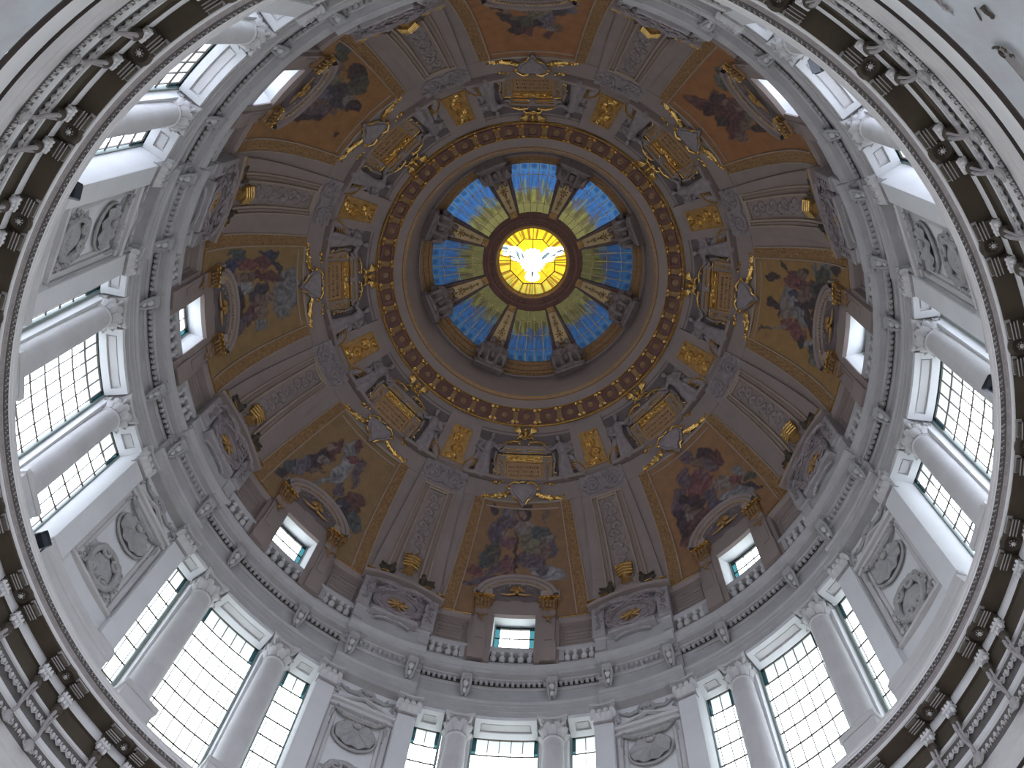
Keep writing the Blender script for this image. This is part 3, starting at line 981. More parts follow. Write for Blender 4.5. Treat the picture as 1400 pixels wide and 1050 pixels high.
# ================================================================== THINGS
def tz(R): return 67.42 - (R - 2.95) * (67.42 - 66.62) / (6.02 - 2.95)      # height of the lantern glazing
# ---- eight stained glass panels of the lantern
def glass_col(r, a, sec):
    """blue field with a fleur band outside, green-yellow rays rising from the middle"""
    spike = abs(((a * 0.42 + sec) % 1.0) - 0.5) * 2
    edge = 4.15 + 0.75 * (1 - spike) ** 1.5 + 0.25 * math.sin(a * 3.1 + sec)
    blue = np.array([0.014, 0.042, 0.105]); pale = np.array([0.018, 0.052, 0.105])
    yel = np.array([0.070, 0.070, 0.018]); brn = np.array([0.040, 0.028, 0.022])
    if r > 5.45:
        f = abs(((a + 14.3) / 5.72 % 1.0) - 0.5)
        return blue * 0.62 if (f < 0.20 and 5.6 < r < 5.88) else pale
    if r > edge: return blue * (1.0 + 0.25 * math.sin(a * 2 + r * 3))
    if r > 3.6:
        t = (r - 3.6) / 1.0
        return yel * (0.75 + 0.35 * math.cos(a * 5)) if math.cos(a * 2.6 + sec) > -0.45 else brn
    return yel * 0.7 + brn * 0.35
first = None
def hwid(r): return lin(2.98, 17.2, 6.0, 14.2)(r)
for n_, B in enumerate(BAYS):
    L = Matrix.Translation(W(4.5, 0, tz(4.5)))
    t = thing('stained_glass_panel', 'blue and yellow glass panel, %s of the bright round window' % BN[B], 'window', L, B, 'blue glass panels round the lantern')
    rr = [2.98, 3.6, 4.45, 5.3, 6.0]
    for i in range(5):
        for j in range(4):
            m = MB(); m.c = []
            P = []
            for u in np.linspace(0, 1, 7):
                row = []
                for r in np.linspace(rr[j], rr[j + 1], 6):
                    a = -hwid(r) + 2 * hwid(r) * (i + u) / 5
                    row.append(W(r, a, tz(r)))
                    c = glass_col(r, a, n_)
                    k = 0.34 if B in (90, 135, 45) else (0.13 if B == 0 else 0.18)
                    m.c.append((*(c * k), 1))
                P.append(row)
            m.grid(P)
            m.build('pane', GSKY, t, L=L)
    m = MB()
    for i in range(6):
        m.tube([W(r, -hwid(r) + 2 * hwid(r) * i / 5, tz(r) - 0.03) for r in (2.98, 4, 5, 6.0)], 0.03, 4)
    for r in rr: m.tube([W(r, a, tz(r) - 0.03) for a in np.linspace(-hwid(r), hwid(r), 9)], 0.022, 4)
    m.build('lead_bars', CREAM, t, L=L)

# ---- round window with the dove
L = Matrix.Translation((0, 0, 67.7))
t = thing('oculus_window', 'bright yellow round window with a white dove at the top of the dome', 'window', L, 0)
def octr(th): return 0.665 / math.cos(((th + math.pi / 8) % (math.pi / 4)) - math.pi / 8)
def dove(x, y):
    r = math.hypot(x, y); th = math.atan2(y, x)
    yel = np.array([0.155, 0.105, 0.004]); org = np.array([0.14, 0.062, 0.003]); wh = np.array([1.0, 0.95, 0.85]); gry = np.array([0.028, 0.045, 0.05])
    grn = np.array([0.06, 0.062, 0.012]); brn = np.array([0.055, 0.026, 0.003])
    if r > octr(th):
        ray = math.cos(th * 24) * 0.5 + math.cos(th * 41 + 1) * 0.5
        c = yel if ray > -0.25 else brn
        g_ = max(0.0, min(1.0, -(y + 0.1) * 1.0 + (0.3 if x < -0.6 else 0)))
        c = c * (1 - g_) + (grn if ray > -0.2 else brn) * g_
    else:
        c = yel * 1.1 if y > 0 else (yel * 0.6 + org * 0.5)
    def el(cx, cy, a, b, ro):
        dx, dy = x - cx, y - cy; q = math.radians(ro)
        X = dx * math.cos(q) + dy * math.sin(q); Y = -dx * math.sin(q) + dy * math.cos(q)
        if b < 0.045: b = b * 1.5
        return (X / a) ** 2 + (Y / b) ** 2
    for (cx, cy, a, b, ro) in ((0, 0.02, 0.36, 0.36, 0), (-0.47, 0.2, 0.33, 0.19, -35), (0.47, 0.2, 0.33, 0.19, 35), (-0.74, 0.37, 0.2, 0.09, -12), (0.74, 0.37, 0.2, 0.09, 12), (0, -0.44, 0.21, 0.17, 0), (-0.8, 0.22, 0.12, 0.06, -5), (0.8, 0.26, 0.12, 0.05, 5)):
        if el(cx, cy, a, b, ro) < 1 + 0.12 * math.sin(th * 19): c = wh
    for (cx, cy, a, b, ro) in ((-0.82, 0.38, 0.14, 0.03, -18), (-0.44, 0.18, 0.17, 0.032, -70), (0.38, 0.18, 0.17, 0.034, 42), (0.8, 0.33, 0.12, 0.028, 20), (0, -0.38, 0.04, 0.10, 0), (-0.3, 0.16, 0.035, 0.11, 20), (-0.76, 0.27, 0.12, 0.02, -8), (0.62, 0.2, 0.12, 0.02, 30), (-0.6, 0.12, 0.12, 0.02, -30)):
        if el(cx, cy, a, b, ro) < 1: c = gry
    return c
RO = 2.02
def ocu_pane(th0, th1, f0, f1, name='pane'):
    m = MB(); m.c = []; P = []
    n = max(4, int((th1 - th0) / 0.03))
    k = 16
    for i in range(n + 1):
        th = th0 + (th1 - th0) * i / n
        a0, a1 = f0(th), f1(th)
        row = []
        for j in range(k + 1):
            r = a0 + (a1 - a0) * j / k
            x, y = r * math.cos(th), r * math.sin(th)
            row.append((RO * x, -RO * y, 0))
            m.c.append((*dove(x, y), 1))
        P.append(row)
    m.grid(P)
    return m.build(name, GSKY, t)
for i in range(4): ocu_pane(TAU * i / 4 + TAU / 8, TAU * (i + 1) / 4 + TAU / 8, lambda q: 0.0, lambda q: 0.34)
for i in range(8): ocu_pane(TAU * i / 8, TAU * (i + 1) / 8, lambda q: 0.34, octr)
for i in range(16): ocu_pane(TAU * i / 16, TAU * (i + 1) / 16, octr, lambda q: 1.0)
m = MB()
cr = lambda f, z=-0.02: [(RO * f(q) * math.cos(q), -RO * f(q) * math.sin(q), z) for q in np.linspace(0, TAU, 65)]
m.tube(cr(lambda q: 0.34), 0.014, 4); m.tube(cr(octr), 0.03, 4)
for i in range(16):
    q = TAU * i / 16
    r0 = octr(q) if i % 2 else 0.34
    m.tube([(RO * r * math.cos(q), -RO * r * math.sin(q), -0.02) for r in (r0, 1.0)], 0.026 if i % 4 == 0 else 0.018, 4)
m.tube([(RO * 0.34 * math.cos(TAU / 8), -RO * .34 * math.sin(TAU / 8), -.02), (-RO * 0.34 * math.cos(TAU / 8), RO * .34 * math.sin(TAU / 8), -.02)], 0.012, 4)
m.tube([(RO * 0.34 * math.cos(TAU / 8), RO * .34 * math.sin(TAU / 8), -.02), (-RO * 0.34 * math.cos(TAU / 8), -RO * .34 * math.sin(TAU / 8), -.02)], 0.012, 4)
m.build('lead_bars', LEAD, t)
for (name, prof, mm) in (('inner_ring', [(2.02, 67.72), (2.02, 67.55), (2.10, 67.5), (2.12, 67.4), (2.2, 67.36)], DGOLD), ('carved_ring', [(2.2, 67.36), (2.24, 67.3), (2.34, 67.28), (2.36, 67.33), (2.52, 67.31), (2.55, 67.24)], REDB), ('outer_ring', [(2.55, 67.24), (2.62, 67.2), (2.72, 67.2), (2.76, 67.27)], REDB)):
    m = MB(); m.rev(prof, n=96); m.build(name, mm, t, smooth=True, L=L)
m = MB()
for i in range(48): m.join(MB().gem((0, 0, 0), (0.09, 0.05, 0.05), Matrix.Rotation(0.6 * (i % 2), 3, 'Z')), Matrix.Translation(W(2.44, 7.5 * i, 67.29)))
tag(m.build('leaf_ornament', BORD, t, L=L), kind='stuff')

# ---- eight ribs of the lantern with gilt panels and hanging leaf garlands
L = Matrix.Translation(W(4.4, 0, tz(4.4)))
def make_lrib():
    t = thing('lantern_rib', 'x', 'rib', L, 0)
    m = MB()
    w0, w1 = 0.30, 0.86
    def wid(r): return w0 + (w1 - w0) * (r - 2.85) / (6.05 - 2.85)
    def plate(m, k0, k1, r0, r1, z0, z1, f=0.0):
        P = [[(r, s * max(0.02, wid(r) * k - f), tz(r) - z) for (s, k, z) in ((-1, k1, z0), (-1, k1, z1), (-1, k0, z1), (1, k0, z1), (1, k1, z1), (1, k1, z0))] for r in (r0, (r0 + r1) / 2, r1)]
        m.grid(P); m.add(P[0], [tuple(range(6))]); m.add(P[-1], [tuple(range(6))])
    plate(m, 0.5, 1.0, 2.85, 6.05, -0.1, 0.16); m.build('rib_body', REDB, t, L=L)
    for s in (-1, 1):
        m = MB(); m.tube([(r, s * wid(r) * 0.86, tz(r) - 0.19) for r in (2.9, 4.2, 6.0)], [0.04, 0.06, 0.07], 5); m.build('rib_fillet', RIBD, t, L=L)
    m = MB(); plate(m, 0.3, 0.62, 3.25, 5.75, 0.15, 0.19); m.build('gilt_panel', CREAM, t, L=L)
    m = MB()
    for (r, q) in ((5.35, 0.26), (5.1, 0.1), (4.9, 0.07), (4.6, 0.19), (4.35, 0.07), (4.2, 0.07), (3.95, 0.13), (3.75, 0.05), (3.55, 0.08)):
        m.ell((r, 0, tz(r) - 0.22), (q * 0.6, q * 0.6, 0.06), 8, 4)
        for i in range(7):
            a = TAU * i / 7 + r; m.gem((r + q * math.cos(a), q * math.sin(a), tz(r) - 0.22), (q * 0.4, q * 0.28, 0.05), Matrix.Rotation(a, 3, 'Z'))
    m.build('leaf_garland', BORD, t, L=L)
    m = MB(); m.box(2.9, 3.2, -0.22, 0.22, tz(3) - 0.26, tz(3)); m.ell((3.05, 0, tz(3) - 0.27), (0.1, 0.16, 0.06), 8, 4); m.build('rib_capital', DGOLD, t, L=L)
    return t
PNS = {22.5: 'right and upper right', 67.5: 'top and upper right', 112.5: 'top and upper left', 157.5: 'left and upper left', -157.5: 'left and lower left', -112.5: 'bottom and lower left', -67.5: 'bottom and lower right', -22.5: 'right and lower right'}
lr = make_lrib()
lab = lambda P: 'lantern rib with gilt garland between the %s glass panels' % PNS[P]
lr.matrix_world = rz(PIERS[0]) @ L; lr['label'] = lab(PIERS[0]); lr['group'] = 'ribs of the lantern'
for P in PIERS[1:]: copy_thing(lr, P, lab(P))

# ---- seated sculpture pairs at the foot of the lantern ribs
def seated(s):
    """one seated figure, X right, Y up, Z to the viewer, leaning towards the middle"""
    k = []
    hip = (s * 0.36, 0.34, 0.12); chest = (s * 0.30, 0.82, 0.16); neck = (s * 0.24, 1.02, 0.2); head = (s * 0.20, 1.20, 0.24)
    k += [(hip, chest, 0.20, 0.20), (chest, neck, 0.17, 0.07), (head, (0.115, 0.14, 0.12)), ((s * 0.20, 1.16, 0.34), (0.03, 0.03, 0.03))]
    k += [((s * 0.48, 0.92, 0.14), (s * 0.62, 0.62, 0.26), 0.085, 0.07), ((s * 0.62, 0.62, 0.26), (s * 0.36, 0.52, 0.42), 0.07, 0.05), ((s * 0.34, 0.5, 0.44), (0.06, 0.05, 0.05))]
    k += [((s * 0.14, 0.92, 0.2), (s * 0.04, 0.66, 0.34), 0.08, 0.065), ((s * 0.04, 0.66, 0.34), (s * 0.12, 0.42, 0.46), 0.065, 0.045)]
    k += [(hip, (s * 0.50, 0.40, 0.52), 0.16, 0.12), ((s * 0.50, 0.40, 0.52), (s * 0.56, -0.02, 0.44), 0.11, 0.07), ((s * 0.56, -0.05, 0.50), (0.06, 0.05, 0.12))]
    k += [((s * 0.26, 0.3, 0.14), (s * 0.22, 0.36, 0.54), 0.15, 0.11), ((s * 0.22, 0.36, 0.54), (s * 0.20, -0.06, 0.40), 0.10, 0.07), ((s * 0.2, -0.08, 0.46), (0.06, 0.05, 0.12))]
    k += [((s * 0.5, 0.85, -0.02), (s * 0.62, 0.55, -0.05), 0.16, 0.14)]
    return k
sm = dress(fused('sculpture', seated(-1) + seated(1) + [((0, 0.35, 0.0), (0.35, 0.5, 0.16)), ((0, -0.05, 0.15), (0.75, 0.12, 0.3))], 0.045), LANF)
Lf = frame_wall(6.42, 0, 65.3) @ Matrix.Rotation(0.75, 4, 'X') @ Matrix.Scale(1.42, 4)
lab = lambda P: 'dark seated sculpture pair between the %s glass panels' % PNS[P]
f0 = thing('seated_figures', lab(PIERS[0]), 'sculpture', Lf, PIERS[0], 'seated figure pairs at the foot of the lantern ribs')
link('bodies', sm, f0)
m = MB(); m.bbox(-0.62, 0.62, -0.28, -0.14, -0.1, 0.42, 0.05); m.build('pedestal', LANF, f0)
m = MB(); m.ell((0, 0.55, 0.28), (0.2, 0.3, 0.1), 10, 6); m.tube(spiral(0, 0.9, 0.14, 1.2, 0, 1, 0.25, 12), 0.035, 5); m.build('shield', LANF, f0, smooth=True)
for P in PIERS[1:]: copy_thing(f0, P, lab(P))

# ---- gilded crests (cherub head between wings) on the rim of the coffered ring
Lk = frame_dome(0, 61.55, 0.05)
wing = MB()
for s in (-1, 1):
    for i in range(7):
        a = 0.35 + i * 0.16
        wing.ell((s * (0.28 + 0.24 * math.cos(a)), 0.02 + 0.36 * math.sin(a) * 0.9 + 0.05, 0.12), (0.26, 0.06, 0.05), 8, 4, Matrix.Rotation(s * a if s > 0 else math.pi - a, 3, 'Z'))
hd = fused('cherub', [((0, 0.1, 0.2), (0.15, 0.18, 0.15)), ((0, 0.07, 0.34), (0.03, 0.04, 0.04)), ((-0.06, 0.12, 0.32), (0.02, 0.015, 0.02)), ((0.06, 0.12, 0.32), (0.02, 0.015, 0.02)), ((0, 0.27, 0.2), (0.13, 0.07, 0.12)), ((-0.12, 0.2, 0.2), (0.07, 0.07, 0.08)), ((0.12, 0.2, 0.2), (0.07, 0.07, 0.08)), ((0, 0.01, 0.32), (0.05, 0.015, 0.02))], 0.02)
bw_ = MB()
for s in (-1, 1):
    bw_.tube([(0, -0.12, 0.15), (s * 0.2, -0.22, 0.18), (s * 0.38, -0.18, 0.15), (s * 0.5, -0.3, 0.1)], [0.07, 0.06, 0.05, 0.03], 6)
    bw_.tube(spiral(s * 0.3, -0.06, 0.13, 1.3, 0, s, 0.14, 14), 0.04, 5)
leafy(bw_, [(-0.25, -0.1, 0.1), (0, -0.28, 0.1), (0.25, -0.1, 0.1)], 0.12, 14, 4)
lab = lambda B: 'gilded winged cherub crest by the %s inscription tablet' % BN[B]
k0 = thing('cherub_crest', lab(0), 'ornament', Lk, 0, 'gilded crests on the coffered ring')
wing.build('wings', GOLD, k0, smooth=True); link('head', dress(hd, GOLD), k0); bw_.build('ribbon', GOLD, k0, smooth=True)
for B in BAYS[1:]: copy_thing(k0, B, lab(B))

# ---- inscription tablets
Lt = frame_dome(0, 60.30, 0.0)
lab = lambda B: 'gold-brown inscription tablet of the %s bay' % BN[B]
t = thing('inscription_tablet', lab(0), 'tablet', Lt, 0, 'inscription tablets of the upper dome')
m = MB(); m.bbox(-1.62, 1.62, -1.02, 0.55, -0.25, 0.22, 0.06); m.build('back_slab', RIBS, t)
m = MB(); m.bbox(-1.02, 1.02, -0.98, 0.02, 0.2, 0.30, 0.04); m.build('text_field', TABLET, t)
m = MB()
for (x0, x1, y0, y1) in ((-1.08, 1.08, 0.0, 0.07), (-1.08, 1.08, -1.02, -0.96), (-1.08, -1.01, -1.0, 0.05), (1.01, 1.08, -1.0, 0.05)): m.box(x0, x1, y0, y1, 0.26, 0.35)
m.build('text_frame', DGOLD, t)
m = MB()                                  # three rows of raised letters, too small in the photo to be read
rnd = random.Random(11)
for row, y in enumerate((-0.28, -0.54, -0.80)):
    x = -0.86
    while x < 0.84:
        w_ = rnd.choice((0.04, 0.055, 0.07))
        if rnd.random() < 0.14: x += 0.06; continue
        m.box(x, x + 0.018, y - 0.06, y + 0.06, 0.30, 0.315)
        if w_ > 0.045: m.box(x, x + w_, y + rnd.choice((-0.06, -0.01, 0.045)), y + rnd.choice((-0.042, 0.008, 0.06)) if False else y + 0.06, 0.30, 0.312) if rnd.random() < 0.3 else m.box(x + w_ - 0.016, x + w_, y - 0.06, y + 0.06, 0.30, 0.315)
        x += w_ + 0.035
tag(m.build('lettering', BROWN, t), kind='stuff')
m = MB(); relief = random.Random(2)
m.box(-1.02, 1.02, 0.10, 0.50, 0.2, 0.25)
for i in range(4):
    for s in (-1, 1): m.tube(spiral(-0.78 + i * 0.52, 0.3, 0.13, 1.3, i, s, 0.28, 12), 0.03, 5)
leafy(m, [(-1.0, 0.3, 0.24), (1.0, 0.3, 0.24)], 0.16, 30, 8)
m.build('gilt_foliage', GOLD, t)
m = MB()
for s in (-1, 1):
    m.bbox(s * 1.12 - 0.38 if s < 0 else 1.12 - 0.02, s * 1.12 + 0.02 if s < 0 else 1.5, 0.42, 0.5, 0.2, 0.32, 0.02)
    m.box(min(s * 0.25, s * 1.05), max(s * 0.25, s * 1.05), 0.56, 0.60, 0.3, 0.38); m.box(min(s * 0.2, s * 1.1), max(s * 0.2, s * 1.1), 0.78, 0.82, 0.3, 0.38)
    m.tube([(s * 0.25, 0.58, 0.34), (s * 0.17, 0.62, 0.36), (s * 0.12, 0.7, 0.36), (s * 0.17, 0.78, 0.36)], 0.025, 5)
m.build('gilt_fillets', GOLD, t)
m = MB(); m.bbox(-1.25, 1.25, 0.6, 1.12, -0.2, 0.30, 0.08); m.build('upper_slab', RIBS, t)
m = MB()
for s in (-1, 1):                         # scrolled shoulders
    m.tube(spiral(s * 1.38, 0.86, 0.24, 1.4, 0, s, 0.25, 24), [0.09] * 24, 7)
    m.tube([(s * 1.6, 0.7, 0.2), (s * 1.72, 0.2, 0.22), (s * 1.66, -0.3, 0.22), (s * 1.74, -0.8, 0.2), (s * 1.5, -1.1, 0.18)], [0.08, 0.07, 0.07, 0.08, 0.06], 6)
m.build('scroll_frame', RIBS, t, smooth=True)
m = MB()
for s in (-1, 1):
    pts = [(s * 0.25, 1.36, 0.2), (s * 0.7, 1.38, 0.25), (s * 1.15, 1.24, 0.25), (s * 1.42, 0.98, 0.25)]
    m.tube(pts, 0.05, 6); leafy(m, [(p[0], p[1] - 0.14, p[2]) for p in pts], 0.12, 16, 3)
    leafy(m, [(s * 1.75, 0.2, 0.25), (s * 1.72, -0.4, 0.25), (s * 1.72, -1.0, 0.25)], 0.12, 18, 6)
m.build('bead_swag', GOLD, t)
for s in (-1, 1):                         # gilt foliage down the slab, and the gilt scroll at its foot
    m = MB()
    m.box(min(s * 1.5, s * 1.56), max(s * 1.5, s * 1.56), -0.95, 0.4, 0.2, 0.27)
    leafy(m, [(s * 1.3, 0.35, 0.22), (s * 1.32, -0.2, 0.22), (s * 1.28, -0.85, 0.22)], 0.15, 24, 51 + s)
    m.build('gilt_side', DGOLD, t)
    m = MB(); m.tube(spiral(s * 1.62, -1.15, 0.2, 1.4, 0.5, s, 0.22, 18), 0.05, 6)
    leafy(m, [(s * 1.1, -1.12, 0.2), (s * 1.7, -1.2, 0.2)], 0.16, 14, 61 + s)
    m.build('foot_scroll', GOLD, t)
for B in BAYS[1:]: copy_thing(t, B, lab(B))

# ---- draped relief figures beside the tablets
def standing(s, sway):
    k = []
    hip = (0, 1.0, 0.18); ch = (0.05 * s, 1.5, 0.22); nk = (0.08 * s, 1.72, 0.24); hd = (0.14 * s, 1.92, 0.3)
    k += [(hip, ch, 0.2, 0.21), (ch, nk, 0.17, 0.07), (hd, (0.12, 0.15, 0.13)), ((0.18 * s, 1.90, 0.42), (0.03, 0.03, 0.03)), ((hd[0], 1.99, 0.26), (0.14, 0.11, 0.13))]
    k += [(hip, (0.1 * sway, 0.5, 0.24), 0.22, 0.18), ((0.1 * sway, 0.5, 0.24), (0.0, 0.05, 0.15), 0.2, 0.22), (hip, (-0.15 * sway, 0.5, 0.16), 0.18, 0.15), ((-0.15 * sway, 0.5, 0.16), (-0.25 * sway, 0.05, 0.12), 0.15, 0.14)]
    k += [((0.22 * s, 1.6, 0.22), (0.5 * s, 1.35, 0.3), 0.09, 0.07), ((0.5 * s, 1.35, 0.3), (0.72 * s, 1.6, 0.34), 0.07, 0.05), ((0.76 * s, 1.66, 0.34), (0.05, 0.07, 0.04))]
    k += [((-0.2 * s, 1.6, 0.2), (-0.42 * s, 1.25, 0.28), 0.09, 0.07), ((-0.42 * s, 1.25, 0.28), (-0.1 * s, 1.05, 0.4), 0.07, 0.05), ((-0.05 * s, 1.03, 0.42), (0.06, 0.05, 0.04))]
    k += [((-0.25 * s, 1.5, 0.05), (-0.7 * s, 2.0, 0.06), 0.2, 0.09), ((-0.35 * s, 1.3, 0.05), (-0.8 * s, 1.4, 0.06), 0.16, 0.08), ((-0.3 * s, 1.0, 0.06), (-0.62 * s, 0.5, 0.06), 0.14, 0.1), ((-0.5 * s, 0.6, 0.06), (-0.75 * s, 0.1, 0.06), 0.14, 0.16)]
    for i in range(5): k += [((-0.2 + 0.1 * i, 0.9, 0.3), (-0.32 + 0.15 * i, 0.05, 0.26), 0.03, 0.045)]
    return k
fme = dress(fused('angel', standing(1, 1), 0.05), FIGS)
fme2 = mirrored(fme)
AN = {}
for s, me, side in ((-1, fme, 'left'), (1, fme2, 'right')):
    Lw = frame_dome(s * 12.7, 59.5, 0.1) @ Matrix.Scale(1.3, 4)
    base = None
    for B in BAYS:
        l = 'grey winged figure standing %s of the %s tablet when facing it' % (side, BN[B])
        if base is None:
            base = thing('relief_figure', l, 'sculpture', Lw, B, 'winged relief figures beside the tablets')
            link('body', me, base)
            m = MB(); m.bbox(-0.8, 0.8, -0.1, 0.06, -0.1, 0.3, 0.03); m.build('ledge', RIBS, base)
            m = MB()
            for i in range(4): m.tube([(x * (0.5 + i * 0.16) - s * 0.35, y * (0.3 + i * 0.12) + 0.15, 0.12) for x, y in ((-1, 0), (-0.7, 0.7), (0, 1), (0.7, 0.7), (1, 0))] if False else [(s * 0.35 + (0.25 + 0.1 * i) * math.cos(q), 0.08 + (0.3 + 0.1 * i) * math.sin(q), 0.1 + 0.03 * i) for q in np.linspace(0, math.pi, 9)], 0.035, 5)
            m.build('gilt_shell', DGOLD, base, smooth=True)
        else: copy_thing(base, B, l)

# ---- shields and gilded garlands on the top edge of the paintings
Ls = frame_dome(0, 58.95, 0.05)
lab = lambda B: 'grey shield with gilded garlands over the %s mosaic' % BN[B]
t = thing('garland_shield', lab(0), 'ornament', Ls, 0, 'shields over the paintings')
sh = MB()
sp = [(0.0, -0.95), (0.22, -0.62), (0.42, -0.45), (0.62, -0.22), (0.78, 0.12), (0.7, 0.42), (0.34, 0.52), (0, 0.46)]
pts = sp + [(-x, y) for x, y in sp[-2:0:-1]]
sh.prism(pts, 0.0, 0.2); sh.prism([(x * 0.8, y * 0.8) for x, y in pts], 0.2, 0.28)
sh.build('shield', FIGS, t)
for s in (-1, 1):
    m = MB()
    m.tube([(s * 0.16, -0.86, 0.25), (s * 0.28, -0.6, 0.3), (s * 0.5, -0.5, 0.28), (s * 0.62, -0.34, 0.22)], [0.03, 0.06, 0.05, 0.03], 6)
    m.build('shield_rim', GOLD, t, smooth=True)
    m = MB()
    m.tube([(s * 0.2, 0.5, 0.25), (s * 0.5, 0.55, 0.3), (s * 0.8, 0.38, 0.25)], [0.05, 0.06, 0.04], 6)
    m.tube(spiral(s * 0.82, 0.2, 0.12, 1.3, 0, s, 0.25, 12), 0.04, 5)
    leafy(m, [(s * 0.05, 0.58, 0.22), (s * 0.5, 0.56, 0.22)], 0.14, 8, 3)
    m.build('shield_scroll', GOLD, t, smooth=True)
for s in (-1, 1):
    m = MB()
    pts = [(s * 0.75, -0.1, 0.12), (s * 1.15, -0.28, 0.16), (s * 1.6, -0.34, 0.16), (s * 2.05, -0.30, 0.12), (s * 2.3, -0.26, 0.08)]
    m.tube(pts, [0.11, 0.13, 0.12, 0.08, 0.03], 7)
    leafy(m, pts, 0.20, 46, 17 + s, 0.6)
    m.build('garland', GOLD, t)
    m = MB()                               # corner flourish at the head of the border
    m.tube([(s * 2.35, -0.35, 0.08), (s * 2.62, -0.32, 0.1), (s * 2.85, -0.45, 0.12), (s * 2.9, -0.75, 0.1)], [0.04, 0.055, 0.055, 0.04], 6)
    leafy(m, [(s * 2.85, -0.8, 0.08), (s * 2.92, -1.3, 0.08), (s * 3.0, -1.9, 0.08)], 0.17, 30, 23 + s, 0.6)
    m.build('corner_flourish', DGOLD, t)
for B in BAYS[1:]: copy_thing(t, B, lab(B))

# ---- the eight mosaics
PAL0 = {'r1': (0.30, 0.085, 0.10), 'r2': (0.28, 0.11, 0.14), 'r3': (0.20, 0.075, 0.08), 'b1': (0.10, 0.135, 0.15), 'b2': (0.085, 0.085, 0.12), 'b3': (0.06, 0.085, 0.20), 'v1': (0.20, 0.165, 0.24),
       'v2': (0.165, 0.125, 0.185), 'v3': (0.19, 0.125, 0.165), 'v4': (0.09, 0.06, 0.08), 's1': (0.36, 0.21, 0.16), 's2': (0.32, 0.245, 0.22), 's3': (0.26, 0.15, 0.12),
       'o1': (0.25, 0.215, 0.13), 'g1': (0.13, 0.13, 0.10), 'g2': (0.20, 0.21, 0.18), 'w1': (0.36, 0.35, 0.38), 'w2': (0.27, 0.255, 0.27)}
def _mute(c):
    g_ = sum(c) / 3
    return tuple((0.62 * x + 0.38 * g_) * 0.80 for x in c)
PAL = {k: _mute(v) for k, v in PAL0.items()}
PLAB = {-90: ('mosaic of crowned group and pale clouds above the bottom attic window', 3),
        -135: ('mosaic with sweeping grey robe above the lower left attic window', 2),
        180: ('mosaic of red-robed figure beside a grey cloud, at the left', 2),
        135: ('mosaic of dark blue and violet huddled group, at the upper left', 1),
        90: ('mosaic with dark drapery, cut by the top edge', 1),
        45: ('mosaic of red-brown group beside a green orb, at the upper right', 1),
        0: ('mosaic of figures in white and red holding a cross, at the right', 2),
        -45: ('mosaic of a crimson-robed figure above the lower right attic window', 3)}
GR = {-90: (0.29, 0.17, 0.095), -135: (0.29, 0.185, 0.095), 180: (0.32, 0.205, 0.095), 135: (0.34, 0.175, 0.075), 90: (0.36, 0.165, 0.075), 45: (0.36, 0.165, 0.075), 0: (0.36, 0.215, 0.09), -45: (0.32, 0.175, 0.09)}
